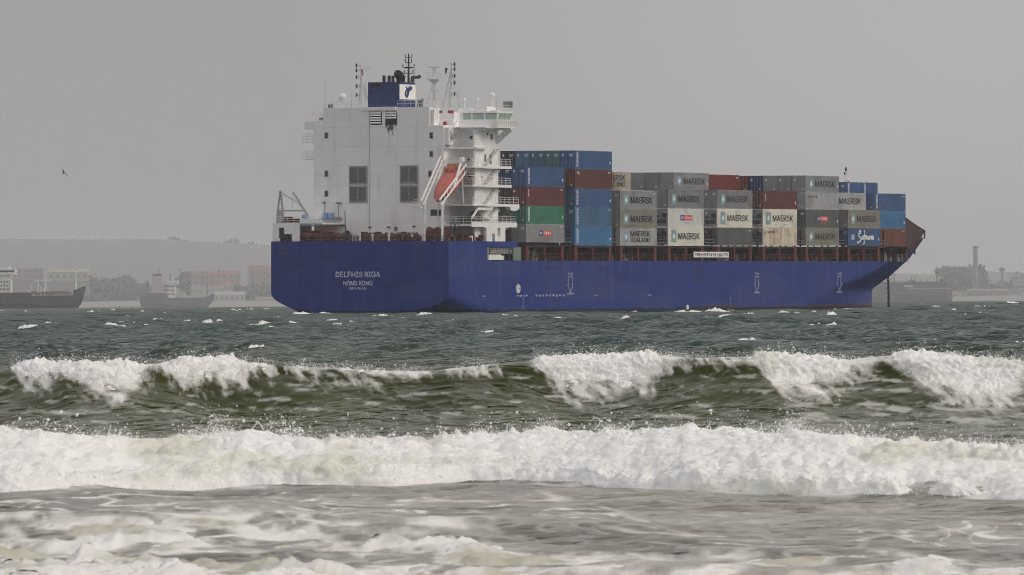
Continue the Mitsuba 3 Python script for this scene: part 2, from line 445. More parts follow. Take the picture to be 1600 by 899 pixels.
def foam_cover(p, uv):
    """Thin drifting foam: torn, branching strands (the edges of warped cells), finer inside coarser."""
    x, y = p.x, p.y
    own = dr.clip((uv.y - y) / FOAM_K, 0, 1)           # foam the breakers leave behind, laid out with the mesh
    n1, n2 = noise(x * 0.8, y * 0.5, 1.0), noise(x * 0.7, y * 0.55, 7.0)
    f1, f2 = noise(x * 3.3, y * 2.2, 2.0), noise(x * 3.0, y * 2.4, 4.0)
    wx, wy = x * 0.9 + 1.5 * n1 + 0.35 * f1 + 0.25 * y, y * 0.50 + 1.4 * n2 + 0.30 * f2
    a1, a2, _ = voronoi(wx * 0.85, wy * 0.85)
    b1, b2, _ = voronoi(wx * 2.3 + 3.0, wy * 2.1)
    speck = noise(x * 11.0, y * 5.0, 3.0)
    edge = (1 - smoothstep(0.01, 0.15, a2 - a1)) * (0.35 + 0.65 * smoothstep(0.25, 0.6, f1))
    fine = (1 - smoothstep(0.0, 0.19, b2 - b1)) * smoothstep(0.30, 0.75, f2)
    big = fbm(x * 0.34 + 5.0, y * 0.20, 2.0, 3)
    swash = 1 - smoothstep(72.0, 79.0, y + 0.9 * x)
    veil = smoothstep(0.40, 0.68, big) * swash
    mid = smoothstep(86.0, 92.0, y) * (1 - smoothstep(112.0, 118.0, y)) * smoothstep(0.46, 0.66, big + 0.024 * x) * 0.6
    strands = dr.maximum(edge, 0.75 * fine) * (0.55 + 0.45 * speck)
    drift = strands * (1.1 * dr.maximum(veil, 0.50 * swash) + 0.6 * mid) + 0.26 * veil * smoothstep(0.3, 0.7, speck * 0.5 + 0.5 * n1)
    torn = noise(x * 17.0 + 3.0 * f1, p.z * 26.0 + y * 1.5, 5.0)
    own = own * smoothstep(0.10, 0.62, torn * 0.65 + 0.62 * own)
    return dr.clip(dr.maximum(drift, own), 0, 0.93)


def sea_colour(p, n, uv):
    y = p.y + 6.0 * (fbm(p.x * 0.25, p.y * 0.1, 0.0, 2) - 0.5)
    deep = mix((0.005, 0.029, 0.028), (0.010, 0.034, 0.026), fbm(p.x * 0.02, p.y * 0.012, 4.0, 2))
    green = mix((0.020, 0.025, 0.005), (0.050, 0.056, 0.012), fbm(p.x * 0.7, p.y * 0.4, 9.0, 3))
    silt = fbm(p.x * 0.35 + 1.0, p.y * 0.22, 6.0, 3)
    sand = mix((0.070, 0.070, 0.048), (0.195, 0.182, 0.152), smoothstep(0.30, 0.56, silt + 0.03 * p.x - 0.006 * (p.y - 66.0)))
    c = mix(sand, green, smoothstep(76.0, 88.0, y))
    c = mix(c, deep, smoothstep(135.0, 330.0, y))
    return mix(c, (0.66, 0.66, 0.645), foam_cover(p, uv))


def sea_rough(p, n, uv):
    f = foam_cover(p, uv)
    r = 0.13 + 0.15 * smoothstep(150.0, 700.0, p.y)
    return r * (1 - f) + 0.85 * f


def sea_relief(p, n, uv):
    x, y = p.x, p.y
    far = smoothstep(115.0, 260.0, y)
    u, v = x + 0.45 * y, y - 0.45 * x
    a = noise(u * 0.42, v * 0.50, 1.0) * 0.45 * far * smoothstep(500.0, 900.0, y)
    b = noise(u * 1.1, v * 1.2, 2.0) * (0.045 + 0.17 * far)
    c = (1 - dr.abs(2 * noise(u * 2.9, v * 3.6, 3.0) - 1)) * (0.030 + 0.050 * far + 0.03 * (1 - smoothstep(72.0, 82.0, y)))
    d = noise(u * 8.0, v * 10.0, 4.0) * (0.010 + 0.010 * far)
    return a + b + c + d


scene['sea_water'] = {'type': 'bumpmap', 'arbitrary': mikit.proc(sea_relief, eps=0.02), 'scale': 1.0,
                      'bsdf': {'type': 'principled', 'base_color': mikit.proc(sea_colour), 'roughness': mikit.proc(sea_rough), 'specular': 0.105}}
_v, _f, _uv = build_sea()
scene['sea'] = mikit.ply(trimesh.Trimesh(_v, _f, process=False), 'sea_water', True, uv=_uv)
labels['sea'] = {'label': 'rough grey green sea with wind waves and surf', 'kind': 'structure'}
# the beach under the camera
_by = np.array([-330, -60, -10, 5, 20, 35, 44, 48.0])
_bz = np.array([2.4, 1.6, 0.5, 0.30, 0.18, 0.08, 0.0, -0.12])
_bx = np.linspace(-300, 300, 41)
_BX, _BY = np.meshgrid(_bx, _by)
_V = np.stack([_BX, _BY, np.broadcast_to(_bz[:, None], _BX.shape) - 0.02], -1).reshape(-1, 3)
_a = (np.arange(7)[:, None] * 41 + np.arange(40)[None]).ravel()
mat('wet_sand', (0.20, 0.16, 0.12), 0.35)
scene['beach'] = mikit.ply(trimesh.Trimesh(_V, np.vstack([np.stack([_a, _a + 1, _a + 42], 1), np.stack([_a, _a + 42, _a + 41], 1)]), process=False), 'wet_sand', True)
labels['beach'] = {'label': 'wet sand beach in front of the surf', 'kind': 'structure'}


# ------------------------------------------------------------------ foam
def foam_tone(p, n, uv):
    thin = smoothstep(0.50, 0.74, fbm(p.x * 1.1, p.y * 0.35, p.z * 2.2, 3))
    fleck = smoothstep(0.50, 0.72, fbm(p.x * 7.0, p.y * 2.0, p.z * 9.0, 3))
    c = mix((0.85, 0.855, 0.86), (0.64, 0.65, 0.55), thin * 0.7)
    return mix(c, (0.50, 0.51, 0.45), fleck * (0.25 + 0.45 * thin))


scene['foam_white'] = {'type': 'twosided', 'bsdf': {'type': 'diffuse', 'reflectance': mikit.proc(foam_tone)}}
def shore_tone(p, n, uv):
    thin = smoothstep(0.38, 0.66, fbm(p.x * 1.5 + 2.0, p.y * 0.55, p.z * 3.0, 4))
    fleck = smoothstep(0.45, 0.75, fbm(p.x * 6.0, p.y * 1.6, 3.0, 3))
    c = mix((0.80, 0.80, 0.80), (0.54, 0.53, 0.46), thin)
    return mix(c, (0.40, 0.385, 0.33), fleck * (0.20 + 0.55 * thin))


scene['foam_shore'] = {'type': 'twosided', 'bsdf': {'type': 'diffuse', 'reflectance': mikit.proc(shore_tone)}}
mat('spray_white', (0.86, 0.86, 0.86), 0.6, 0.3)


def billow(p, s, seed):
    return np.abs(2 * meshkit.noise(p / s, seed) - 1) * 1.3


def grid_normals(V):
    n = np.cross(np.gradient(V, axis=1), np.gradient(V, axis=0))
    return n / (np.linalg.norm(n, axis=-1, keepdims=True) + 1e-12)


def lumps(P, seed):
    w = P + 0.25 * (np.stack([meshkit.noise(P / 0.7, seed + 40), meshkit.noise(P / 0.7, seed + 41), meshkit.noise(P / 0.7, seed + 42)], -1) - 0.5)
    soft = 0.25 + 0.9 * meshkit.noise(P / np.array([.8, 1.2, .4]), seed + 9)
    return 0.13 * (meshkit.noise(w / np.array([1.0, 1.3, .7]), seed) - 0.45) + soft * (0.075 * (billow(w, 0.36, seed + 1) - 0.5) + 0.042 * (billow(w, 0.16, seed + 2) - 0.5)
        + 0.024 * (meshkit.noise(w / 0.07, seed + 3) - 0.5)) + 0.018 * (meshkit.noise(P / 0.036, seed + 4) - 0.5)


OCTA = (np.array([[1, 0, 0], [-1, 0, 0], [0, 1, 0], [0, -1, 0], [0, 0, 1], [0, 0, -1.0]]), np.array([[0, 2, 4], [2, 1, 4], [1, 3, 4], [3, 0, 4], [2, 0, 5], [1, 2, 5], [3, 1, 5], [0, 3, 5]]))


def specks(P, rad, g):
    """Small flecks of spray at the points P."""
    n = len(P)
    r = rad * (0.35 + np.minimum(g.pareto(2.6, n), 1.9))
    R = g.normal(size=(n, 3, 3))
    R = np.linalg.qr(R)[0]
    V = P[:, None] + np.einsum('nij,kj->nki', R, OCTA[0]) * (r[:, None] * g.uniform(.6, 1.3, (n, 3)))[:, None, :]
    F = OCTA[1][None] + 6 * np.arange(n)[:, None, None]
    return V.reshape(-1, 3), F.reshape(-1, 3)


def build_bore():
    xs = np.concatenate([np.linspace(-12, -6.1, 40)[:-1], np.linspace(-6.1, 6.1, 1080), np.linspace(6.1, 12, 40)[1:]])
    vs = np.concatenate([np.linspace(0, 0.62, 190), np.linspace(0.62, 1, 62)[1:]])
    warp = 0.9 * (meshkit.fbm(np.stack([xs / 1.4, xs * 0, xs * 0], -1), 3, 31) - 0.5)
    yb = BORE_BASE(xs) + warp
    zc = BORE_TOP(xs) + 0.10 * (meshkit.fbm(np.stack([xs / .5, xs * 0, xs * 0 + 3], -1), 3, 32) - 0.5)
    oy = np.array([-0.25, 0.0, 0.22, 0.8, 1.7, 2.9, 3.7, 4.5, 6.0, 7.5])
    oz = np.array([-0.16, 0.05, 0.17, 0.34, 0.62, 0.93, 1.0, 0.88, 0.5, 0.15])
    L = np.concatenate([[0], np.cumsum(np.hypot(np.diff(oy), np.diff(oz) * 1.6))])
    L /= L[-1]
    fy, fz = PchipInterpolator(L, oy)(vs), PchipInterpolator(L, oz)(vs)
    lip = 0.5 + 1.1 * meshkit.fbm(np.stack([xs / .35, xs * 0, xs * 0 + 8], -1), 4, 33)
    X = np.broadcast_to(xs[:, None], (len(xs), len(vs)))
    Y = yb[:, None] + fy[None]
    zz = np.where(np.arange(len(vs))[None] >= 0, fz[None], 0)
    zz = zz * (1 + (lip[:, None] - 1) * np.exp(-((fy - 0.25) / 0.8) ** 2)[None])
    Z = np.where(zz < 0.18, zz, 0.18 + (zz - 0.18) / 0.82 * (zc[:, None] - 0.26))
    V = np.stack([X, Y, Z], -1)
    n = -grid_normals(V)
    n *= np.sign(n[..., 2:3] + 0.3)
    d = lumps(V, 50)
    top = np.exp(-((fy - 3.5) / 0.9) ** 2)[None]
    spike = np.clip(meshkit.noise(V / np.array([.075, .5, .4]), 61) - 0.60, 0, 1) * np.clip(meshkit.noise(V / np.array([.6, 2, 2.]), 62) - 0.35, 0, 1) * 0.8
    edge = np.clip((vs - 0.0) / 0.08, 0, 1)[None] * np.clip((1 - vs) / 0.1, 0, 1)[None]
    V = V + n * (d * (0.45 + 0.75 * edge))[..., None]
    V[..., 2] += spike * top
    gap = np.clip(meshkit.fbm(np.stack([X / 1.1, Y / 1.5, 0 * X], -1), 3, 77) - 0.62, 0, 1) * np.exp(-((fy - 0.6) / 0.7) ** 2)[None]
    V[..., 2] -= 0.8 * gap
    return V, grid_faces(*X.shape), (xs, yb, zc)


_bv, _bf, (BX, BY, BZ) = build_bore()
scene['whitewater'] = mikit.ply(trimesh.Trimesh(_bv.reshape(-1, 3), _bf, process=False), 'foam_white', True)
labels['whitewater'] = {'label': 'thick white foam bore rolling across the whole foreground', 'category': 'foam', 'kind': 'stuff'}

def build_crest_foam():
    xs = np.linspace(-9.3, 9.4, 1250)
    ts = np.concatenate([np.linspace(-3.6, 0.15, 120), np.linspace(0.15, 1.5, 30)[1:]])
    X = np.broadcast_to(xs[:, None], (len(xs), len(ts))).copy()
    Y = crest_line(xs)[:, None] + ts[None]
    Z, sh = sea_height(X, Y, 0.02, 0.08)
    V = np.stack([X, Y + sh, Z], -1)
    n = -grid_normals(V)
    n *= np.sign(n[..., 2:3] + 1e-9)
    q, P2 = crest_mask(V, Z, ts[None])
    q = q + 2.2 * (meshkit.fbm(P2 / np.array([.07, .3, .055]), 3, 72) - 0.5) - 0.9
    on = np.clip(q, -1, 1)
    body = np.clip(q / 2.2, 0, 1)
    d = lumps(V, 90)
    crest = np.exp(-((ts - 0.05) / 0.35) ** 2)[None]
    spike = np.clip(meshkit.noise(V / np.array([.07, .5, .4]), 161) - 0.62, 0, 1) * 0.2 * body
    V = V + n * (on * 0.010 + body * (0.09 + d * 0.8))[..., None]
    V[..., 2] += crest * (spike + 0.05 * body)
    g = np.random.default_rng(31)
    prob = (np.exp(-((q + 0.1) / 0.7) ** 2) * 0.7 + crest * (q > 0.5) * 0.55).ravel()
    pick = g.choice(prob.size, 22000, replace=False, p=prob / prob.sum())
    Pk = V.reshape(-1, 3)[pick] + n.reshape(-1, 3)[pick] * np.abs(g.normal(0, .035, (22000, 1))) + g.normal(0, .028, (22000, 3))
    Pk[:, 2] += np.broadcast_to(crest, q.shape).ravel()[pick] * np.abs(g.exponential(.03, 22000))
    keep = (q > -0.95)
    F = grid_faces(*X.shape)
    F = F[keep.ravel()[F].any(1)]
    return V.reshape(-1, 3), F, specks(Pk, 0.0046, g)


_cv, _cf, CREST_SPECKS = build_crest_foam()
_m = trimesh.Trimesh(_cv, _cf, process=False)
_m.remove_unreferenced_vertices()
scene['crest_foam'] = mikit.ply(_m, 'foam_white', True)
labels['crest_foam'] = {'label': 'white foam patches spilling down the green breaking wave', 'category': 'foam', 'kind': 'stuff'}


def build_shore_foam():
    xs = np.linspace(-5.2, 5.2, 760)
    ys = np.linspace(50.5, 64.5, 160)
    X, Y = np.meshgrid(xs, ys, indexing='ij')
    Z, _ = sea_height(X, Y, 0.02, 0.1)
    V = np.stack([X, Y, Z], -1)
    q = shore_mask(V) - 0.45 + 1.4 * (meshkit.fbm(V / np.array([.12, .25, 1.]), 3, 87) - 0.5)
    on = np.clip(q, -1, 1)
    body = np.clip(q / 1.6, 0, 1)
    d = lumps(V, 95)
    V[..., 2] += on * 0.012 + body * np.clip(0.05 + 0.75 * d, -.01, 1) * np.clip(1.1 - 0.10 * (X + 2), .5, 1.3)
    keep = on > -0.9
    F = grid_faces(*X.shape)[:, ::-1]
    F = F[keep.ravel()[F].any(1)]
    return V.reshape(-1, 3), F


_sv, _sf = build_shore_foam()
_m = trimesh.Trimesh(_sv, _sf, process=False)
_m.remove_unreferenced_vertices()
scene['shore_foam'] = mikit.ply(_m, 'foam_shore', True)
labels['shore_foam'] = {'label': 'low broken foam at the bottom edge nearest the beach', 'category': 'foam', 'kind': 'stuff'}


def droplets(n, xr, ycz, spread, rad, seed):
    g = np.random.default_rng(seed)
    base = trimesh.creation.icosphere(subdivisions=1, radius=1.0)
    bv, bf = np.asarray(base.vertices), np.asarray(base.faces)
    V, F = [], []
    clump = g.uniform(*xr, max(6, n // 26))
    for k in range(n):
        x = (g.choice(clump) + g.normal(0, 0.10)) if g.random() < 0.75 else g.uniform(*xr)
        y, z = ycz(x)
        r = rad * min(3.0, g.pareto(3.0) + 0.45)
        c = np.array([x, y + g.normal(0, 0.35), z + abs(g.exponential(spread)) - 0.02])
        s = g.uniform(0.7, 1.5, 3)
        V.append(c + bv * r * s)
        F.append(bf + k * len(bv))
    return np.vstack(V), np.vstack(F)


def bore_crest(x):
    return np.interp(x, BX, BY) + 3.4, np.interp(x, BX, BZ) - 0.02


def wave_crest(x):
    return float(crest_line(x)) - 0.9, float(CREST_A(np.clip(x, -13, 13))) + 0.05


def bore_spray():
    g = np.random.default_rng(41)
    V, F = droplets(1500, (-6, 6), bore_crest, 0.07, 0.0045, 3)
    top = _bv[40:-40, 120:200].reshape(-1, 3)
    base = _bv[40:-40, 8:40].reshape(-1, 3)
    hi = meshkit.noise(top / np.array([.35, 2, 2.]), 5)
    i = g.choice(len(top), 17000, p=hi ** 3 / (hi ** 3).sum())
    up = np.abs(g.exponential(1.0, 17000)) * (0.012 + 0.075 * hi[i] ** 2.5)
    P = top[i] + np.stack([g.normal(0, .015, 17000), g.normal(0, .1, 17000), up], 1)
    j = g.choice(len(base), 7000)
    P2 = base[j] + np.stack([g.normal(0, .03, 7000), -np.abs(g.normal(0, .35, 7000)), np.abs(g.normal(0, .035, 7000))], 1)
    v2, f2 = specks(np.vstack([P, P2]), 0.0044, g)
    return np.vstack([V, v2]), np.vstack([F, f2 + len(V)])


def jets():
    """Thin ropes of water flung up off the bore."""
    g = np.random.default_rng(55)
    mb = MB()
    for x in np.concatenate([g.uniform(-5, 5, 9), [0.86, 0.98, 1.2, 3.95]]):
        y, z = bore_crest(x)
        h = g.uniform(.03, .10)
        a, b = g.uniform(-.9, .9), g.uniform(1.5, 4.0)
        t = np.linspace(0, 1, 9)
        px = x + a * h * np.sin(b * t)
        pz = z - .04 + h * 1.3 * np.sin(1.9 * t)
        r = .0055 * (1.15 - t) * g.uniform(.5, 1.1)
        for k in range(8):
            mb.tube([px[k], y - .1 * t[k], pz[k]], [px[k + 1], y - .1 * t[k + 1], pz[k + 1]], r[k] + .002, 5, r[k + 1] + .002)
    return mb.done()


_jv, _jf = jets()
_wv, _wf = bore_spray()
scene['bore_spray'] = mikit.ply(trimesh.Trimesh(np.vstack([_wv, _jv]), np.vstack([_wf, _jf + len(_wv)]), process=False), 'spray_white', True)
labels['bore_spray'] = {'label': 'white droplets thrown up above the foam bore', 'category': 'spray', 'kind': 'stuff'}


def crest_spray():
    V, F, n = [CREST_SPECKS[0]], [CREST_SPECKS[1]], len(CREST_SPECKS[0])
    for x0, x1, k in [(-7.5, -3.9, 90), (-3.4, -1.6, 40), (.4, 2.5, 110), (3.6, 5.3, 120), (5.9, 8.0, 120)]:
        v, f = droplets(k, (x0, x1), wave_crest, 0.045, 0.005, int(100 + x0 * 10))
        V.append(v)
        F.append(f + n)
        n += len(v)
    return np.vstack(V), np.vstack(F)


scene['crest_spray'] = mikit.ply(trimesh.Trimesh(*crest_spray(), process=False), 'spray_white', True)
labels['crest_spray'] = {'label': 'white droplets blown off the crest of the green wave', 'category': 'spray', 'kind': 'stuff'}


def whitecaps():
    """Small torn foam crests riding the wind waves offshore."""
    g = np.random.default_rng(23)
    V, F, n = [], [], 0
    for k in range(300):
        y = 260 * (9.0 ** g.random())
        x = g.uniform(-0.074, 0.074) * y
        w = g.uniform(0.20, 0.62) * (y / 300) ** 0.6
        w = min(w * (2.0 if g.random() < 0.12 else 1.0), 0.0014 * y)
        if k > 292:                                   # the wash breaking off the port quarter of the stern
            y, w = g.uniform(1060, 1085), g.uniform(2.0, 4.2)
            x = g.uniform(-39, -27)
        h = w * g.uniform(0.10, 0.24)
        if k <= 292 and y > 930 and -30 < x < 80:
            y = g.uniform(500, 930)
            x = g.uniform(-0.074, 0.074) * y
        m, r = 30, 7
        u, v = np.meshgrid(np.linspace(-1, 1, m), np.linspace(-1, 1, r), indexing='ij')
        env = np.clip(1 - np.abs(u) ** 1.6, 0, 1) * np.clip(2.6 * meshkit.noise(np.stack([u * 2.7 + k * 3.1, 0 * u, 0 * u], -1), 9) - 0.45, 0, 1.2)
        px = x + u * w
        py = y + 0.35 * w * (u * g.uniform(-.6, .9)) + v * w * 0.45
        zs, _ = sea_height(px, py, 0.0003 * y, np.full_like(px, max(0.34, 0.0023 * y) if y < 718 else 0.006 * y))
        P = np.stack([px / w * 3 + k, v * 2, 0 * px], -1)
        nz = meshkit.fbm(P * 1.6, 3, 200 + k % 7)
        z = zs + env * (1 - v ** 2) * h * (2.2 * nz - 0.35) - 0.03 * w
        z -= 0.06 * w * (env <= 0.02)
        V.append(np.stack([px, py, z], -1).reshape(-1, 3))
        F.append(grid_faces(m, r)[:, ::-1] + n)
        n += m * r
    return np.vstack(V), np.vstack(F)


def hull_slaps():
    g = np.random.default_rng(77)
    mb = MB()
    for s_ in np.concatenate([g.uniform(20, 172, 34), g.uniform(-2, 6, 6)]):
        L = g.uniform(.6, 3.2)
        p = (15.1 if s_ > 8 else g.uniform(-9, 6)) + g.uniform(0, 1.2)
        if s_ > 130:
            p -= (s_ - 130) * .33
        for _ in range(9):
            a = g.normal(0, L * .4)
            mb.raw(to_world([[s_ + a, p + g.normal(0, .3), 0.05]]) + OCTA[0] * [g.uniform(.1, .5), .2, g.uniform(.05, .28)], OCTA[1])
    return mb.done()


scene['hull_wash'] = mikit.ply(trimesh.Trimesh(*hull_slaps(), process=False), 'foam_white', True)
labels['hull_wash'] = {'label': 'little slaps of white water along the hull', 'category': 'foam', 'kind': 'stuff'}
scene['whitecaps'] = mikit.ply(trimesh.Trimesh(*whitecaps(), process=False), 'foam_white', True)
labels['whitecaps'] = {'label': 'small whitecaps scattered over the open sea', 'category': 'foam', 'kind': 'stuff'}

# ------------------------------------------------------------------ the container ship
SHIP = 'container_ship'
labels[SHIP] = {'label': 'large blue hulled container ship at anchor with white deckhouse, stern to the camera', 'category': 'ship'}
BEAM = 14.6


def stem(z):
    return np.interp(z, [-9, 0, 3.2, 5.3, 8.2, 11.6, 12.8], [175.3, 175.3, 175.3, 182.3, 190.0, 195.8, 196.4])


def sheer(S):
    return np.interp(S, [0, 11.89, 11.91, 162, 170, 180, 190, 196.4], [10.55, 10.55, 7.75, 7.75, 8.35, 9.5, 10.9, 11.9])


def half_breadth(S, z):
    L = np.interp(z, [-6, 0, 3, 6, 8, 12], [66, 58, 48, 40, 37, 37])
    p = np.maximum(1.03, 0.42 * L / BEAM)
    t = np.clip((stem(z) - S) / L, 0, 1)
    b = BEAM * (1 - (1 - t) ** p)
    zk, zb = 3.2 - 3.2 * S / 18.0, np.maximum(-0.02 - 0.30 * S, -8.0)
    zk = np.maximum(zk, -5.5)
    q = np.clip((zk - z) / np.maximum(zk - zb, 0.05), 0, 1)
    return np.maximum(b * (1 - q ** 2.3) ** (1 / 2.1), 0.02)


def build_hull():
    us = np.unique(np.concatenate([np.linspace(0, 0.2, 26), np.linspace(0.2, 0.7, 22), np.linspace(0.7, 1, 46), [11.89 / 186.0, 11.91 / 186.0]]))
    ws = 1 - (1 - np.linspace(0, 1, 34)) ** 1.0
    U, Wt = np.meshgrid(us, ws, indexing='ij')
    lin = U * 186.0
    bend = lambda z_: np.where(lin < 120, lin, 120 + (lin - 120) / 66.0 * (stem(z_) - 120))
    S = bend(np.full_like(U, 8.0))
    for _ in range(14):
        zlow = np.maximum(-0.02 - 0.30 * S, -8.0)
        z = zlow + Wt ** 0.9 * (sheer(S) - zlow)
        S = bend(z)
    b = half_breadth(S, z)
    V = np.stack([S, b, z], -1)
    n = len(us) * len(ws)
    F = grid_faces(len(us), len(ws))
    port = V.copy()
    port[..., 1] *= -1
    mb = MB().raw(V.reshape(-1, 3), F).raw(port.reshape(-1, 3), F[:, ::-1])
    sec = V[0]                                                     # the transom, closed between the two sides
    m = len(sec)
    mb.raw(np.vstack([sec, sec * [1, -1, 1]]), np.vstack([np.stack([np.arange(m - 1), np.arange(1, m), np.arange(1, m) + m], 1), np.stack([np.arange(m - 1), np.arange(1, m) + m, np.arange(m - 1) + m], 1)]))
    return mb, V[:, -1]


hull_mb, EDGE = build_hull()
put(SHIP + '__hull', hull_mb, 'hull_blue', 35, label='blue hull with rounded transom and flared bow')
H = SHIP + '__hull'
# lettering and marks on the hull
mb = MB()
aft_text(mb, 'DELPHIS RIGA', -3.84, 3.43, 5.35, 6.15, -0.03, False)
put(H + '__name_lettering', mb, 'letter_white', label='white name on the transom')
mb = MB()
aft_text(mb, 'HONG KONG', -2.57, 2.17, 4.16, 4.82, -0.03, False)
put(H + '__port_lettering', mb, 'letter_white', label='white home port on the transom')
mb = MB()
aft_text(mb, 'IMO 9700500', -1.62, 1.22, 3.56, 3.92, -0.03, False)
put(H + '__number_lettering', mb, 'letter_white', label='small white number line on the transom')
for s in (38.2, 101.5, 131.6):
    b0 = BEAM if s < 120 else BEAM
    mb = MB()
    side_text(mb, 'TUG', s - 0.75, s + 0.85, 5.62, 5.98, b0 + 0.02)
    o = sg.Polygon([(s - .62, 5.42), (s + .62, 5.42), (s + .62, 4.28), (s + 1.05, 4.28), (s, 3.1), (s - 1.05, 4.28), (s - .62, 4.28)])
    mb.prism(o.difference(o.buffer(-0.10)), 1, b0 + 0.02, b0 + 0.05)
    mb.box(s - 1.0, s + 1.1, b0 + .02, b0 + .05, 2.78, 2.90)
    mb.box(s - 0.6, s + 0.6, b0 + .02, b0 + .05, 2.98, 3.06)
    put(H + '__tug_mark', mb, 'mark_white')
c = sa.scale(sg.Point(0, 0).buffer(0.66), 1, 1)
for a in range(4):
    r_ = sa.rotate(sg.box(-0.09, 0.18, 0.09, 0.55), 90 * a, origin=(0, 0))
    c = c.difference(r_)
put(H + '__round_mark', MB().prism(sa.translate(c, 21.54, 3.66), 1, BEAM + .02, BEAM + .05), 'letter_white', label='white round mark with four dark slots')
g = np.random.default_rng(4)


def glyphs(mb, s0, s1, z0, z1, P, n):
    """Lettering too small in the photograph to read: short uneven strokes."""
    w = (s1 - s0) / n
    for k in range(n):
        a = s0 + k * w
        for _ in range(2):
            u = a + g.uniform(0.1, 0.6) * w
            mb.box(u, u + 0.22 * w, P, P + 0.02, z0 + g.uniform(0, .25) * (z1 - z0), z1 - g.uniform(0, .25) * (z1 - z0))
        zz = g.uniform(z0, z1 - .2 * (z1 - z0))
        mb.box(a + 0.15 * w, a + 0.8 * w, P, P + 0.021, zz, zz + 0.2 * (z1 - z0))
    return mb


mb = MB()
glyphs(mb, 21.0, 24.6, 2.45, 2.78, BEAM + .02, 4)
glyphs(mb, 26.8, 36.6, 2.48, 2.80, BEAM + .02, 9)
for s in (23.0, 92.0):
    for k in range(6):
        mb.box(s, s + .22, BEAM + .02, BEAM + .045, 0.55 + .32 * k, .64 + .32 * k)
for s in (10.5, 46.1, 64.0):
    mb.box(s - .3, s + .9, BEAM + .02, BEAM + .045, 2.55, 2.66)
put(H + '__draught_marks', mb, 'mark_white')
put(H + '__waterline_mark', MB().box(76.9, 77.7, BEAM + .02, BEAM + .05, 0.35, 1.05), 'letter_white')
for a, b in [((-12.9, 8.6), (-11.9, 9.9))]:
    mb = MB()
    for k in range(4):
        mb.box(-0.05, 0.02, a[0], b[0], a[1] + .32 * k, a[1] + .1 + .32 * k)
    mb.box(-0.05, 0.02, a[0] - .12, a[0], 8.4, 9.9)
    put(H + '__fairlead_grating', mb, 'dark_steel')
# decks
e = EDGE[(EDGE[:, 0] > 11.95) & (EDGE[:, 0] < 187.5)]
m = len(e)
dk = np.stack([e[:, 0], half_breadth(e[:, 0], np.minimum(e[:, 2] - .05, 7.95)) - 0.08, np.minimum(e[:, 2] - 0.05, 7.95)], 1)
put(SHIP + '__main_deck', (np.vstack([dk, dk * [1, -1, 1]]), np.vstack([np.stack([np.arange(m - 1), np.arange(1, m), np.arange(1, m) + m], 1), np.stack([np.arange(m - 1), np.arange(1, m) + m, np.arange(m - 1) + m], 1)])), 'deck_dark')
put(SHIP + '__poop_deck', MB().box(0.02, 22.0, -14.5, 13.9, 10.40, 10.53), 'deck_red')
put(SHIP + '__side_bulwark', MB().box(11.9, 21.4, BEAM - .12, BEAM, 9.66, 10.55), 'hull_blue')
put(SHIP + '__side_bulwark', MB().box(11.9, 21.4, -BEAM, -BEAM + .12, 7.7, 10.55), 'hull_blue')
put(SHIP + '__recess_wall', MB().box(11.9, 22, 11.0, 11.2, 7.72, 10.4).box(12.0, 12.15, 11.2, 14.45, 7.72, 10.4), 'louvre_grey')
mb = MB().box(12.05, 12.2, 14.4, 14.62, 7.75, 9.66)
for k in range(9):
    mb.tube([13.6 + .72 * k, 14.3, 8.75], [13.6 + .72 * k, 14.3, 9.6], .05, 4)
for z in (8.85, 9.15, 9.45):
    mb.tube([13.4, 14.3, z], [20.4, 14.3, z], .045, 4)
put(SHIP + '__accommodation_ladder', mb, 'rail_white', label='white folded gangway in the side opening')
put(SHIP + '__rescue_pontoon', MB().box(13.0, 17.6, 13.2, 14.3, 7.85, 8.45).box(13.4, 17.0, 13.3, 14.2, 8.45, 8.62), 'white_clean')
mb = MB()
for s in (19.2, 20.3):
    mb.tube([s, 14.35, 7.75], [s, 14.35, 9.66], .09, 5)
mb.box(17.9, 19.0, 12.2, 13.8, 7.75, 8.6).box(18.0, 18.9, 12.0, 13.2, 8.6, 9.3)
put(SHIP + '__recess_machinery', mb, 'dark_steel')
put(SHIP + '__side_door', MB().box(21.5, 23.9, 13.7, 13.85, 7.8, 9.75), 'shutter_green', label='pale green shutter beside the side opening')

# ---- deckhouse: the engine casing with the great blank aft wall
A, ZD = 7.5, 10.53
put(SHIP + '__casing', MB().prism([(-11.6, ZD), (9.77, ZD), (9.77, 27.2), (7.46, 27.2), (7.46, 29.98), (-10.1, 29.98), (-10.1, 27.3), (-11.6, 27.3)], 0, A, 10.6), 'white_paint', label='broad blank white aft wall of the deckhouse')
CA = SHIP + '__casing'
mb = MB()
for z in (27.15, 24.32, 21.6, 18.68, 16.1, 13.36):
    mb.box(A - .02, A, -11.58, 9.75 if z < 27.2 else 7.4, z - .025, z + .025)
for p in (-2.67, 2.0):
    mb.box(A - .022, A, p - .03, p + .03, ZD, 29.9)
put(CA + '__pipe', MB().tube([A - .12, -2.45, 11.2], [A - .12, -2.45, 29.5], .09, 6), 'white_clean')
put(CA + '__pipe', MB().tube([A - .1, 8.9, 11.2], [A - .1, 8.9, 24.5], .06, 6), 'white_clean')
put(CA + '__plate_seams', mb, 'seam_paint')
put(CA + '__cornice', MB().box(A - .35, A + .1, -3.6, 2.0, 29.55, 30.05), 'white_clean')
for p, z in [(-9.57, 25.98), (-9.57, 20.39), (-9.57, 17.5), (7.78, 25.84), (7.78, 23.16), (7.57, 20.3)]:
    k = put(CA + '__window', MB().box(A - .03, A, p - .32, p + .32, z - .48, z + .48), 'vent_frame')
    put(k + '__pane', MB().box(A - .045, A - .03, p - .21, p + .21, z - .36, z + .36), 'dark_glass')
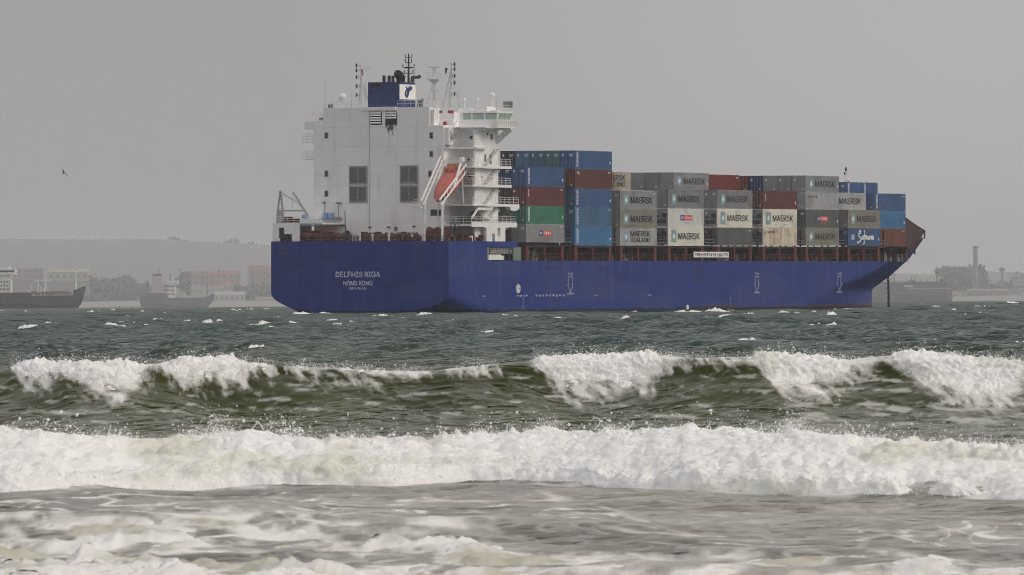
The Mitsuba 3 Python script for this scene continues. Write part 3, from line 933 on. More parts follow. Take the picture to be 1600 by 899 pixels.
for p0, p1 in [(7.67, 8.72), (9.0, 9.68)]:
    k = put(CA + '__window', MB().box(A - .03, A, p0 - .06, p1 + .06, 14.2, 15.16), 'vent_frame')
    put(k + '__pane', MB().box(A - .05, A - .03, p0, p1, 14.26, 15.1), 'dark_glass')
for p0, p1, z0, z1 in [(-5.75, -2.75, 18.80, 21.50), (-5.75, -2.75, 16.14, 18.64), (2.66, 5.68, 18.84, 21.55), (2.66, 5.68, 16.16, 18.68)]:
    k = put(CA + '__vent', MB().box(A - .18, A, p0, p1, z0, z1), 'vent_frame', label='large grey louvred vent')
    pm = (p0 + p1) / 2
    for a, b in ((p0 + .2, pm - .08), (pm + .08, p1 - .2)):
        mb = MB().box(A - .19, A - .175, a, b, z0 + .22, z1 - .2)
        put(k + '__panel', mb, 'louvre_dark')
        for i in range(9):
            z = z0 + .32 + (z1 - z0 - .6) * i / 8.0
            mb = MB().raw([[A - .19, a, z + .1], [A - .19, b, z + .1], [A - .26, b, z - .06], [A - .26, a, z - .06]], [[0, 1, 2, 3]])
            put(k + '__slat', mb, 'louvre_grey')
for p0, p1 in [(-2.14, -.44), (.3, 2.09)]:
    k = put(CA + '__louvre', MB().box(A - .05, A, p0 - .08, p1 + .08, 27.45, 29.38), 'soot_black')
    for i in range(5):
        z = 27.62 + .36 * i
        if p0 > 0 and i < 2:
            continue
        put(k + '__slat', MB().raw([[A - .06, p0, z + .26], [A - .06, p1, z + .26], [A - .2, p1, z + .04], [A - .2, p0, z + .04]], [[0, 1, 2, 3]]), 'white_clean')
g2 = np.random.default_rng(5)
st = union_all([sa.scale(sg.Point(g2.normal(1.2, .45), 27.45 - abs(g2.normal(0, .5))).buffer(0.16), 0.55, g2.uniform(.8, 2.6)) for _ in range(26)])
put(CA + '__soot_stain', MB().prism(st, 0, A - .024, A - .004), 'soot_stain', label='sooty streaks under the right louvre')
mb = MB()
for p, z in [(-2.3, 12.6), (0.8, 12.6), (2.0, 12.5), (-7.0, 12.9), (-6.6, 12.9), (5.0, 12.7), (1.95, 12.2)]:
    mb.box(A - .3, A, p - .2, p + .2, z - .1, z + .1)
put(CA + '__floodlight', mb, 'dark_steel')

# ---- forward accommodation block with galleries, on the starboard side
put(SHIP + '__accommodation', MB().box(13.2, 17.5, -13.4, 13.45, ZD, 28.2).box(10.2, 13.2, 13.2, 13.45, ZD, 26.6).box(10.6, 13.2, -13.4, 9.76, ZD, 28.2), 'white_paint', label='narrow forward accommodation block with side galleries')
AC = SHIP + '__accommodation'
for s, z, w, h in [(13.4, 22.6, .2, .55), (15.1, 22.4, .22, .7), (14.2, 26.1, .18, .18), (15.4, 25.7, .25, .4), (15.5, 19.7, .18, .18), (12.3, 19.9, .15, .15)]:
    put(AC + '__window', MB().box(s - w, s + w, 13.45, 13.5, z - h, z + h), 'dark_glass')
for p, z in [(10.9, 22.4), (11.3, 25.6), (12.5, 25.2), (11.0, 20.0)]:
    put(AC + '__window', MB().box(13.14, 13.2, p - .22, p + .22, z - .25, z + .25), 'dark_glass')
GALL = [(24.18, 10.4, 13.2, 12.6, 14.4), (21.42, 10.0, 19.9, 9.9, 14.4), (18.70, 10.0, 19.9, 9.9, 14.4), (15.92, 9.9, 22.3, 9.9, 14.4)]
for z, s0, s1, p0, p1 in GALL:
    mb = MB()
    if z > 24:
        mb.box(9.3, 13.2, 9.8, 14.2, z - .25, z)
    else:
        mb.box(10.2 - (2.4 if z < 22 else 0.6), 13.2, p0, p1, z - .26, z).box(13.2, s1, 13.4, p1, z - .26, z)
        mb.box(11.8, s1, p1 - .06, p1, z - .34, z + .06)
    k = put(SHIP + '__gallery', mb, 'white_clean')
    r = MB()
    if z > 24:
        r.rail([[10.4, 9.9, z], [9.4, 9.9, z], [9.4, 14.1, z], [11.6, 14.1, z]])
    else:
        a = 10.2 - (2.4 if z < 22 else 0.6)
        r.rail([[10.5, p0 + .1, z], [a + .1, p0 + .1, z], [a + .1, p1 - .1, z], [s1 - .1, p1 - .1, z], [s1 - .1, 13.5, z]])
    put(k + '__rail', r, 'rail_white')
put(SHIP + '__gallery_bracket', MB().prism([(19.4, 15.6), (22.4, 15.6), (22.4, 15.3), (21.4, 15.0), (19.9, 15.0)], 1, 13.6, 14.35), 'white_clean')
for z in (13.1, 15.95, 18.73, 21.45):           # stairs climbing the side wall between the galleries
    mb = MB().tube([12.6, 13.75, z], [16.4, 13.75, z + 2.6], .07, 4).tube([12.6, 14.1, z], [16.4, 14.1, z + 2.6], .07, 4).tube([12.6, 14.1, z + 1.0], [16.4, 14.1, z + 3.4], .04, 4)
    for i in range(11):
        f_ = (i + .5) / 11
        mb.box(12.6 + 3.8 * f_ - .12, 12.6 + 3.8 * f_ + .12, 13.75, 14.1, z + 2.6 * f_, z + 2.6 * f_ + .05)
    put(SHIP + '__stair', mb, 'vent_frame')
# boat deck with its pylon
k = put(SHIP + '__boat_deck', MB().box(7.4, 21.4, 9.0, 14.45, 12.72, 13.05).box(7.3, 21.4, 14.38, 14.5, 12.6, 13.3), 'white_clean')
put(k + '__rail', MB().rail([[7.6, 9.2, 13.05], [7.6, 14.3, 13.05], [21.2, 14.3, 13.05]], 1.1, 1.3), 'rail_white')
pyl = sg.Polygon([(11.0, 12.72), (12.05, 12.4), (12.05, ZD), (17.9, ZD), (17.9, 12.4), (18.9, 12.72)]).buffer(0.15).buffer(-0.15)
pyl = pyl.difference(sg.box(15.6, 11.3, 16.3, 12.45).buffer(.08)).difference(sg.box(13.9, ZD - .1, 14.6, 11.6).buffer(.08))
put(SHIP + '__pylon', MB().prism(pyl, 1, 13.9, 14.4), 'white_clean', label='white pylon with two dark openings under the boat deck')
mb = MB()
for s, p, z, L in [(8.2, 13.2, 13.3, 2.6), (9.2, 12.4, 13.2, 2.0)]:
    mb.box(s, s + L, p - .8, p, z, z + .8)
mb.box(8.3, 11.5, 12.2, 13.9, 13.05, 14.3).box(9.6, 11.2, 12.8, 13.9, 14.3, 14.8).ball([10.4, 13.4, 14.6], .5).tube([11.8, 13.8, 13.05], [11.8, 13.8, 15.5], .09).tube([12.6, 13.7, 13.05], [12.6, 13.7, 15.3], .07)
mb.box(18.0, 21.2, 12.6, 13.9, 13.05, 14.7).ball([19.4, 13.6, 14.7], .6, 1, (1.6, 1, .6))
put(SHIP + '__deck_machinery', mb, 'dark_steel')
mb = MB()
for s in (13.6, 14.9):
    mb.tube([s, 13.8, 13.75], [s + 1.15, 13.8, 13.55], .36, 10).ball([s, 13.8, 13.75], .36).ball([s + 1.15, 13.8, 13.55], .36)
put(SHIP + '__life_raft_canister', mb, 'white_clean', True)
mb = MB().tube([8.3, 14.0, 13.9], [10.0, 14.0, 15.2], .17, 6).box(9.8, 14.4, 13.85, 14.15, 15.05, 15.42).box(13.6, 14.6, 13.8, 14.2, 15.42, 15.65)
put(SHIP + '__stores_davit', mb, 'white_clean')

# ---- bridge
BZ0, BZ1 = 26.98, 28.16
mb = MB().prism([(9.3, BZ0), (15.95, BZ0), (15.95, BZ0 + .12), (9.3, BZ0 + .12)], 0, 12.3, 18.6)
mb.box(12.3, 12.42, 8.6, 15.9, BZ0, BZ1).box(10.4, 12.42, 8.6, 15.0, BZ0 - .02, BZ0 + .1)
mb.raw([[12.3, 9.2, BZ0], [12.3, 15.9, BZ0], [12.3, 13.2, BZ0 - .38], [12.3, 10.6, BZ0 - .3], [13.5, 9.2, BZ0], [13.5, 15.9, BZ0], [13.5, 13.2, BZ0 - .38], [13.5, 10.6, BZ0 - .3]], [[0, 1, 2, 3], [4, 7, 6, 5], [3, 2, 6, 7], [1, 5, 6, 2]])
k = put(SHIP + '__bridge_wing', mb, 'white_clean', label='white bridge wing reaching past the ship side')
r = MB()
for i in range(11):
    s = 12.5 + 6.0 * i / 10
    r.box(s - .13, s + .13, 15.86, 15.95, BZ0, BZ1)
r.box(12.3, 18.6, 15.84, 15.97, BZ1 - .1, BZ1 + .02)
put(k + '__rail', r, 'rail_white')
put(k + '__bracket', MB().prism(sg.Polygon([(13.0, 24.5), (13.35, 24.6), (15.95, 26.7), (15.95, BZ0), (13.0, BZ0)]).difference(sg.Polygon([(13.5, 25.75), (14.6, 26.6), (13.5, 26.6)]).buffer(.1)), 0, 16.7, 17.3), 'white_paint', label='triangular bracket under the bridge wing')
mb = MB().box(13.5, 18.0, -15.4, 15.4, BZ0 + .1, 28.2).box(13.5, 18.4, -15.4, 15.4, 29.12, 29.4).box(13.5, 13.6, 6.3, 9.6, 28.1, 29.2)
for p in (9.65, 11.25, 13.35, 15.4):
    mb.box(13.46, 13.6, p - .09, p + .09, 28.15, 29.2)
mb.box(11.4, 13.5, 6.4, 9.4, BZ0, 29.3)
k = put(SHIP + '__bridge', mb, 'white_clean')
for p0, p1 in ((9.75, 11.15), (11.35, 13.25), (13.45, 15.3)):
    put(k + '__window', MB().box(13.52, 13.56, p0, p1, 28.22, 29.1), 'bridge_glass')
    put(k + '__window_bar', MB().box(13.44, 13.5, p0, p1, 29.02, 29.12), 'dark_steel')
for i in range(3):
    a, b = 13.7 + i * 1.35, 13.7 + i * 1.35 + 1.25
    sl = .22 * (i + 1)
    put(k + '__window', MB().raw([[a, 15.40, 28.2], [b + (.0 if i < 2 else -.3), 15.40, 28.2], [b + (.0 if i < 2 else .35), 15.62, 29.15], [a, 15.62, 29.15]], [[0, 1, 2, 3]]), 'bridge_glass')
put(k + '__roof_rail', MB().rail([[13.6, 6.5, 29.4], [13.6, 15.2, 29.4], [18.2, 15.2, 29.4]], .9, 1.6, 2, .03), 'rail_white')
put(k + '__roof_house', MB().box(14.2, 17, 11.2, 13.3, 29.4, 30.1).box(14.4, 16, 8.5, 10.5, 29.4, 29.9).box(13.7, 14.6, 14.0, 15.2, 29.4, 29.55), 'white_paint')
mb = MB().box(18.0, 18.1, 14.0, 15.5, 30.0, 30.9)
put(k + '__name_board', mb, 'mid_steel')
# ladders and lockers on the casing's starboard shoulder
mb = MB().box(7.7, 10.2, 7.5, 9.7, 27.2, 27.35).box(7.9, 9.2, 7.55, 8.0, 27.35, 29.6)
put(SHIP + '__casing__locker', mb, 'white_clean')
mb = MB()
for k_ in range(9):
    f_ = k_ / 8.0
    mb.box(8.2, 9.0, 9.9 + 1.55 * f_, 10.2 + 1.55 * f_, 24.2 + 2.7 * f_, 24.26 + 2.7 * f_)
mb.tube([8.2, 9.9, 24.2], [8.2, 11.6, 27.1], .06, 4).tube([8.2, 9.9, 25.1], [8.2, 11.6, 28.0], .04, 4).tube([9.0, 9.9, 24.2], [9.0, 11.6, 27.1], .06, 4)
put(SHIP + '__companion_ladder', mb, 'vent_frame')
put(SHIP + '__ladder_landing', MB().box(7.6, 9.2, 8.6, 10.6, 24.0, 24.12).rail([[7.7, 8.7, 24.12], [7.7, 10.6, 24.12]], 1.0, 1.0, 2).box(7.7, 9.2, 9.0, 10.5, 24.5, 27.0), 'white_clean')
put(SHIP + '__fire_box', MB().box(7.62, 7.7, 9.0, 9.5, 29.1, 29.4).box(10.3, 10.4, 9.0, 9.9, 29.1, 29.5).box(10.3, 10.4, 8.2, 8.7, 27.4, 27.9), 'flag_red', label='red boxes beside the ladder')
# port side galleries seen past the casing's edge
for z in (25.2, 22.7):
    k = put(SHIP + '__gallery', MB().box(12, 14.5, -16.2, -13.3, z - .15, z), 'white_clean')
    put(k + '__rail', MB().rail([[14.4, -16.1, z], [12.1, -16.1, z], [12.1, -13.5, z]], 1.15, 1.0), 'rail_white')
put(SHIP + '__bridge_wing', MB().box(12.3, 18.6, -15.95, -9.3, BZ0, BZ0 + .12).box(12.3, 12.4, -15.9, -12.0, BZ0, BZ1), 'white_clean')

# ---- funnel and masts
FA = 9.0
k = put(SHIP + '__funnel', MB().box(FA, 13.9, -3.48, 1.7, 30.0, 33.7), 'funnel_blue', label='blue funnel with a white emblem panel on its side')
put(k + '__emblem_panel', MB().box(FA + .05, 13.88, 1.7, 1.74, 31.2, 33.38), 'white_clean')
fish = sg.Polygon([(10.9, 33.05), (11.5, 32.75), (12.2, 33.1), (12.9, 32.85), (12.4, 32.6), (11.9, 32.35), (11.6, 31.7), (11.2, 31.45), (10.8, 31.6), (10.6, 32.0), (10.75, 32.4), (11.2, 32.6)]).buffer(.08)
put(k + '__fish_emblem', MB().prism(fish.difference(sa.rotate(sa.scale(sg.Point(11.15, 32.1).buffer(.2), .55, 1.5), -15)), 1, 1.74, 1.77), 'funnel_blue', label='dark blue leaping fish emblem')
for i in range(6):
    for a, b in ((-2.9, -1.2), (-.6, 1.1)):
        put(k + '__slat', MB().raw([[FA - .02, a, 31.95 - .3 * i], [FA - .02, b, 31.95 - .3 * i], [FA - .14, b, 31.75 - .3 * i], [FA - .14, a, 31.75 - .3 * i]], [[0, 1, 2, 3]]), 'funnel_blue')
put(k + '__top_louvre', MB().box(FA - .04, FA, -2.9, -1.4, 33.0, 33.5), 'soot_black')
for p, z in ((-1.36, 34.68), (-.52, 34.67), (.1, 34.6), (2.13, 34.64), (2.75, 34.6)):
    s = FA + 1.0 if p < 1 else 10.5
    put(SHIP + '__exhaust_pipe', MB().tube([s, p if p < 1 else p - 1.2, 33.6], [s, p if p < 1 else p - 1.2, z], .24, 10), 'soot_black')
mb = MB()
ang = np.linspace(0, np.pi / 2, 7)
for a, b in zip(ang[:-1], ang[1:]):
    mb.tube([FA + 1.7 - 1.0 * (1 - np.cos(a)) * 0 + -.9 * np.sin(0) + 0.9 * (np.cos(a) - 1), 0.98, 34.3 + .55 * np.sin(a)], [FA + 1.7 + 0.9 * (np.cos(b) - 1), .98, 34.3 + .55 * np.sin(b)], .62, 14)
mb.tube([FA + 1.7, .98, 33.5], [FA + 1.7, .98, 34.4], .62, 14).ball([FA + 1.2, .98, 34.75], .66, 2)
put(SHIP + '__exhaust_cowl', mb, 'soot_black', True, label='large black curved exhaust hood')
# dark lattice mast on the funnel
s, p = 12.2, 1.5
mb = MB().tube([s, p, 33.7], [s, p, 37.9], .2, 6, .09)
for z, w in ((35.9, .95), (36.6, .5), (37.3, .55), (35.0, .7)):
    mb.tube([s, p - w, z], [s, p + w, z], .05, 4)
    for q in (-w, w):
        mb.tube([s, p + q, z], [s, p + q, z + .5], .07, 5)
mb.box(s - .3, s + .3, p - .5, p + .5, 35.75, 35.85).box(s - .2, s + .2, p + .5, p + 1.6, 34.2, 34.6).ball([s, p + 1.75, 34.5], .3).tube([s, p + .9, 33.7], [s, p + .9, 35.8], .05, 4)
mb.tube([s, p - .2, 34.4], [s, p - 1.6, 35.2], .03, 4).tube([s, p + .6, 33.7], [s, p + .6, 34.2], .3, 6)
put(SHIP + '__signal_mast', mb, 'dark_steel', label='dark signal mast on the funnel')


def lattice_mast(s, p, z0, z1, lean, m='rail_white', lights=(), side=-1):
    mb = MB().tube([s, p, z0], [s, p, z1], .13, 6, .08)
    for q in (-1, 1):
        mb.tube([s + 1.0, p + q * .9, z0], [s, p, z1 - 1.2], .07, 5)
    mb.tube([s - .1, p + lean, z0], [s, p, z1 - 1.0], .09, 5)
    for f_ in (.33, .55, .75, .96):
        z = z0 + (z1 - z0) * f_
        mb.tube([s, p - .75, z], [s, p + .75 * (1.2 - f_), z], .05, 4)
    k = put(SHIP + '__mast', mb, m)
    for z in lights:
        put(k + '__lamp', MB().tube([s, p + side * .75, z], [s, p + side * .75, z + .55], .13, 6).tube([s, p, z + .2], [s, p + side * .75, z + .2], .03, 4), 'dark_steel')
    return k


k = lattice_mast(9.2, -4.76, 30.0, 36.3, .95, lights=(31.6, 32.9, 34.2, 35.2, 35.9))
put(k + '__yard', MB().tube([9.2, -4.8, 35.4], [9.2, -3.2, 36.0], .05, 4).tube([9.2, -4.8, 36.0], [9.2, -3.0, 36.0], .04, 4), 'rail_white')
put(SHIP + '__red_flag', MB().box(9.15, 9.2, -4.72, -4.45, 34.6, 35.6), 'flag_red')
mb = MB().tube([9.3, 7.29, 29.98], [9.3, 7.29, 34.0], .25, 8, .16).tube([9.3, 7.29, 30.0], [9.3, 7.29, 31.0], .62, 8, .26)
mb.tube([9.3, 7.29, 33.3], [9.3, 7.29, 33.95], .25, 10, .85).box(8.5, 10.1, 6.35, 8.3, 33.95, 34.05).tube([9.3, 7.29, 34], [9.3, 7.29, 35.5], .16, 6)
for q in (-1, 1):
    mb.tube([9.3, 7.29 + q * 1.5, 30.0], [9.3, 7.29 + q * .3, 33.2], .06, 4)
for z, w in ((31.3, 1.1), (32.4, .6)):
    mb.tube([9.3, 7.29 - w, z], [9.3, 7.29 + w, z], .06, 4)
k = put(SHIP + '__radar_mast', mb, 'rail_white', label='white mast with a rotating radar bar on a round platform')
put(k + '__rail', MB().rail([[8.5, 6.35, 34.05], [8.5, 8.3, 34.05], [10.1, 8.3, 34.05], [10.1, 6.35, 34.05], [8.5, 6.35, 34.05]], .9, 1.0, 2), 'rail_white')
put(k + '__scanner', MB().box(9.2, 9.4, 6.3, 8.3, 35.65, 35.85).box(9.1, 9.5, 7.1, 7.5, 35.3, 35.65), 'rail_white')
k = lattice_mast(9.4, 10.02, 29.9, 36.5, -1.3, lights=(31.6, 33.2, 34.2, 35.2, 35.9), side=.75)
put(SHIP + '__ragged_flag', MB().raw([[9.4, 9.0, 35.7], [9.4, 9.45, 35.6], [9.3, 9.3, 35.0], [9.45, 9.0, 34.7], [9.5, 8.95, 35.2], [9.43, 9.0, 35.7], [9.43, 9.45, 35.6], [9.33, 9.3, 35.0], [9.48, 9.0, 34.7], [9.53, 8.95, 35.2]],
    [[0, 1, 2], [0, 2, 4], [2, 3, 4], [5, 7, 6], [5, 9, 7], [7, 9, 8], [0, 5, 1], [1, 5, 6], [1, 6, 2], [2, 6, 7], [2, 7, 3], [3, 7, 8]]), 'soot_stain', label='small dark ragged flag')


def dome(s, p, z, r, zb, key='__satellite_dome'):
    mb = MB().tube([s, p, zb], [s, p, z - r * .8], .11, 6).tube([s, p, z - r * .95], [s, p, z - r * .3], r * .75, 10, r).ball([s, p, z], r, 2)
    put(SHIP + key, mb, 'white_clean', 30)


dome(8.6, -7.42, 31.5, .62, 29.98)
dome(16.2, 13.2, 31.75, .38, 29.4)
dome(15, 9.2, 31.1, .26, 29.4)
dome(14.6, 11.6, 31.15, .24, 30.0)
mb = MB()
for s, p, z0, z1 in ((8, -10.0, 27.3, 34.2), (15.0, 8.2, 29.4, 33.4), (9, -6.2, 30, 32.2), (16, 6, 29.4, 33), (14, 15, 29.5, 31.2)):
    mb.tube([s, p, z0], [s, p, z1], .04, 4, .02)
put(SHIP + '__whip_aerial', mb, 'vent_frame')
put(SHIP + '__roof_rail', MB().rail([[7.6, -10.0, 29.98], [7.6, -3.8, 29.98]], 1.0, 1.1, 2, .03).rail([[7.6, 2.2, 29.98], [7.6, 7.4, 29.98]], 1.0, 1.1, 2, .03), 'rail_white')
mb = MB().box(7.7, 8.3, -9.4, -8.9, 29.98, 30.6).box(7.7, 8.4, 5.6, 6.0, 29.98, 31.0).ball([8, 6.0, 31.0], .25).tube([8, 5.2, 29.98], [8, 5.4, 31.1], .09, 5).box(7.7, 8.1, -10.9, -10.4, 28.2, 28.6)
put(SHIP + '__searchlight', mb, 'mid_steel')
put(SHIP + '__shoulder_landing', MB().box(7.6, 9.5, -11.9, -10.2, 27.2, 27.35).rail([[7.7, -11.8, 27.35], [7.7, -10.3, 27.35]], 1.0, .7, 2, .03), 'rail_white')

# ---- lifeboat slide on the starboard quarter
mb = MB()
for p in (10.25, 13.15):
    lo, hi = np.array([.4, p, 15.7]), np.array([8.6 if p > 11 else 6.3, p, 20.9 if p > 11 else 22.2])
    d = (hi - lo) / np.linalg.norm(hi - lo)
    nrm = np.array([-d[2], 0, d[0]])
    for o_ in (0, .85):
        mb.tube(lo + nrm * o_, hi + nrm * o_, .14, 5)
    L = np.linalg.norm(hi - lo)
    for t in np.arange(0, L, 1.2):
        mb.tube(lo + d * t, lo + d * min(L, t + .6) + nrm * .85, .055, 4)
    mb.tube([.8, p, ZD], [.8, p, 15.6], .17, 8).tube([.8, p, 15.4], lo + d * 1.2, .15, 6)
    mb.tube([7.3, p, 16.0], lo + d * (L * .78), .1, 5)
mb.box(.65, .95, 10.2, 13.2, 12.9, 13.15)
# a heavy A-frame that carries the winch beam
for p in (10.25, 13.15):
    mb.tube([4.2, p, 18.1], [6.6, p, 22.1], .2, 6)
mb.box(6.3, 6.9, 10.1, 13.3, 21.95, 22.2).box(6.2, 7.0, 12.9, 13.5, 22.0, 22.7)
put(SHIP + '__boat_slide', mb, 'white_clean', label='white sloping launch frame on four legs')
SL = SHIP + '__boat_slide'
put(SL + '__beam', MB().box(6.4, 6.8, 10.9, 12.9, 21.1, 21.75), 'yellow_paint', label='ochre lifting beam')
put(SL + '__platform', MB().box(-.5, 1.0, 9.2, 10.1, 15.4, 15.5).rail([[1.0, 9.2, 15.5], [-.5, 9.2, 15.5], [-.5, 10.1, 15.5]], 1.0, .7)
    , 'rail_white')
put(SL + '__platform', MB().box(8.2, 9.6, 12.0, 13.8, 20.0, 20.1).rail([[8.2, 13.7, 20.1], [9.6, 13.7, 20.1], [9.6, 12, 20.1]], 1.1, .8), 'rail_white')
# ---- mooring deck
g3 = np.random.default_rng(8)


def winch(s, p, w, key='__mooring_winch'):
    mb = MB().tube([s, p - w / 2, 11.25], [s, p + w / 2, 11.25], .42, 10)
    for q in np.linspace(-w / 2, w / 2, 4):
        mb.tube([s, p + q - .06, 11.25], [s, p + q + .06, 11.25], .58, 12)
    mb.box(s - .6, s + .6, p - w / 2 - .55, p - w / 2 - .05, ZD, 11.9).box(s - .4, s + .4, p + w / 2 + .05, p + w / 2 + .3, ZD, 11.5).box(s - .5, s + .5, p - w / 2, p + w / 2, ZD, 10.75)
    return put(SHIP + key, mb, 'gear_red')


for s, p, w in ((2.6, -4.4, 2.6), (2.8, 3.4, 3.0), (2.4, 7.2, 1.8), (3.2, -6.4, 2.0), (3.0, .4, 1.8)):
    winch(s, p, w)
mb = MB().tube([2.2, 10.4, 11.5], [2.2, 12.9, 11.5], .92, 14).tube([2.2, 10.2, 11.5], [2.2, 10.4, 11.5], 1.12, 14).tube([2.2, 11.6, 11.5], [2.2, 11.75, 11.5], 1.12, 14).tube([2.2, 12.9, 11.5], [2.2, 13.05, 11.5], 1.12, 14)
put(SHIP + '__rope_drum', mb, 'gear_red', label='big rust red rope drum under the launch frame')
mb = MB()
for p in np.arange(-7.5, 14.2, .62):
    if g3.random() < .72:
        h = g3.uniform(.25, .7)
        w = g3.uniform(.15, .5)
        s = g3.uniform(.6, 4.5)
        mb.box(s, s + g3.uniform(.2, .6), p, p + w, ZD, ZD + h)
for p in (-1.2, .9, 2.1, 5.6, 6.2, 9.2, 13.6):
    for q in (0, .5):
        mb.tube([.7, p + q, ZD], [.7, p + q, 11.35], .16, 8)
put(SHIP + '__deck_fitting', mb, 'gear_red')
mb = MB()
for p in (-.6, 1.5, 4.2, 8.0):
    mb.tube([1.2, p, ZD], [1.2, p, 11.4], .15, 6).ball([1.2, p, 11.4], .2)
put(SHIP + '__ventilator', mb, 'white_clean')
put(SHIP + '__stern_rail', MB().rail([[.25, -8.8, ZD], [.25, 13.9, ZD]], .95, 1.7, 3, .022), 'mid_steel')
put(SHIP + '__flagstaff', MB().tube([1.0, -2.75, ZD], [1.2, -3.05, 14.95], .07, 5).tube([1.0, -2.3, ZD], [1.1, -2.85, 12.6], .04, 4).tube([1.0, -3.2, ZD], [1.1, -2.85, 12.6], .04, 4), 'dark_steel')
mb = MB()
for p in (13.2, 14.0):
    for s in (3.2, 4.4):
        mb.tube([s, p, ZD], [s, p, 13.1], .06, 4)
    for z in (11.6, 12.4, 13.0):
        mb.tube([3.2, p, z], [4.4, p, z], .05, 4)
mb.box(3.2, 4.4, 13.2, 14.0, 12.35, 12.42)
put(SHIP + '__rope_rack', mb, 'dark_steel')
put(SHIP + '__deck_box', MB().box(8.2, 9.3, 13.4, 14.0, ZD, 11.35), 'white_clean')
mb = MB()
for s in np.arange(5, 12, .9):
    mb.box(s, s + g3.uniform(.3, .7), 13.2, 14.1, ZD, ZD + g3.uniform(.4, 1.1))
put(SHIP + '__deck_fitting', mb, 'gear_red')
# ---- crane platform on the port quarter
house = sg.box(-14.9, ZD, -10.4, 13.15).difference(sg.box(-13.7, ZD - .1, -11.7, 11.6)).difference(sg.box(-13.9, 11.0, -13.0, 12.5))
mb = MB().prism(house, 0, 1.0, 1.15).box(1.0, 7.4, -15, -10.4, 13.0, 13.2).box(1.2, 7.4, -10.5, -6.8, 13.0, 13.25).box(1.0, 1.2, -10.4, -6.9, 13.2, 13.75).box(1.3, 6, -14.95, -14.8, ZD, 13.0).box(4.5, 4.6, -14.8, -10.4, ZD, 13.0)
k = put(SHIP + '__crane_house', mb, 'white_paint', label='white walled platform on the port quarter')
put(k + '__rail', MB().rail([[1.1, -14.8, 13.2], [1.1, -6.9, 13.2]], 1.0, 1.2), 'rail_white')
put(k + '__awning', MB().box(.9, 3.4, -10.2, -7.2, 12.75, 12.9), 'shutter_green')
mb = MB().box(1.4, 3.4, -10.1, -7.2, ZD, 12.1).tube([1.0, -9.8, 11.3], [1.0, -7.6, 11.3], .5, 10).box(1.0, 1.6, -7.2, -6.4, ZD, 11.5)
put(SHIP + '__winch_house', mb, 'gear_red')
mb = MB()
for p in np.arange(-13.9, -11.6, .45):
    mb.box(1.6, 2.2, p, p + g3.uniform(.2, .4), ZD, ZD + g3.uniform(.5, 1.4))
for p in (-13.7, -13.3, -12.9):
    mb.tube([1.5, p, ZD], [1.5, p, 12.6], .07, 5)
mb.box(1.3, 1.6, -11.9, -11.3, 11.0, 11.8)
put(SHIP + '__deck_fitting', mb, 'dark_steel')
mb = MB().tube([2.0, -14.2, 13.2], [2.0, -14.2, 15.0], .62, 10, .5).tube([2.0, -14.6, 15.0], [2.0, -14.2, 17.75], .13, 5).tube([2.0, -13.75, 15.0], [2.0, -14.1, 17.75], .13, 5).ball([2, -14.15, 17.75], .22)
for f_ in np.linspace(.1, .9, 6):
    mb.tube([2.0, -14.6 + .4 * f_, 15 + 2.75 * f_], [2.0, -13.75 - .35 * f_, 15 + 2.75 * f_], .04, 4)
mb.tube([2, -14.8, 15.0], [2, -9.9, 15.0], .1, 5)
k = put(SHIP + '__stern_crane', mb, 'vent_frame', label='small pale grey deck crane')
mb = MB()
for q in (-.17, .17):
    mb.tube([2 + q, -9.55, 14.2], [2 + q, -12.1, 17.75], .12, 5, .06)
for f_ in np.linspace(.05, .95, 9):
    mb.tube([1.83, -9.55 - 2.55 * f_, 14.2 + 3.55 * f_], [2.17, -9.55 - 2.55 * f_, 14.3 + 3.55 * f_], .04, 4)
put(k + '__boom', mb, 'vent_frame')
put(k + '__wire', MB().tube([2, -14.1, 17.7], [2, -10.6, 15.6], .025, 3).tube([2, -14.1, 17.5], [2, -11.2, 16.3], .025, 3).tube([2, -12.1, 17.7], [2, -12.1, 15.4], .02, 3), 'dark_steel')
put(k + '__cab', MB().box(1.6, 2.4, -10.4, -9.6, 13.6, 14.4), 'light_blue', label='pale blue crane base')
mb = MB().box(1.4, 2.2, -13.2, -12.2, 13.25, 14.1).box(1.4, 2.2, -12.0, -11.0, 13.25, 13.9)
put(SHIP + '__red_locker', mb, 'deck_red')
put(SHIP + '__blue_drum', MB().tube([6.5, -9.2, 13.9], [6.5, -9.2, 14.7], .4, 8).tube([6.5, -8.2, 13.9], [6.5, -8.2, 14.7], .4, 8), 'light_blue')
put(SHIP + '__platform_post', MB().box(6.6, 7.4, -10.3, -6.9, 13.75, 14.0).tube([7, -7.3, 14], [7, -7.3, 16.2], .06, 4).tube([7, -9.6, 14.0], [7, -9.6, 16.4], .06, 4).box(6.8, 7.2, -10.0, -9.5, 16.1, 16.35).box(6.8, 7.2, -7.7, -6.9, 16.0, 16.25), 'mid_steel')

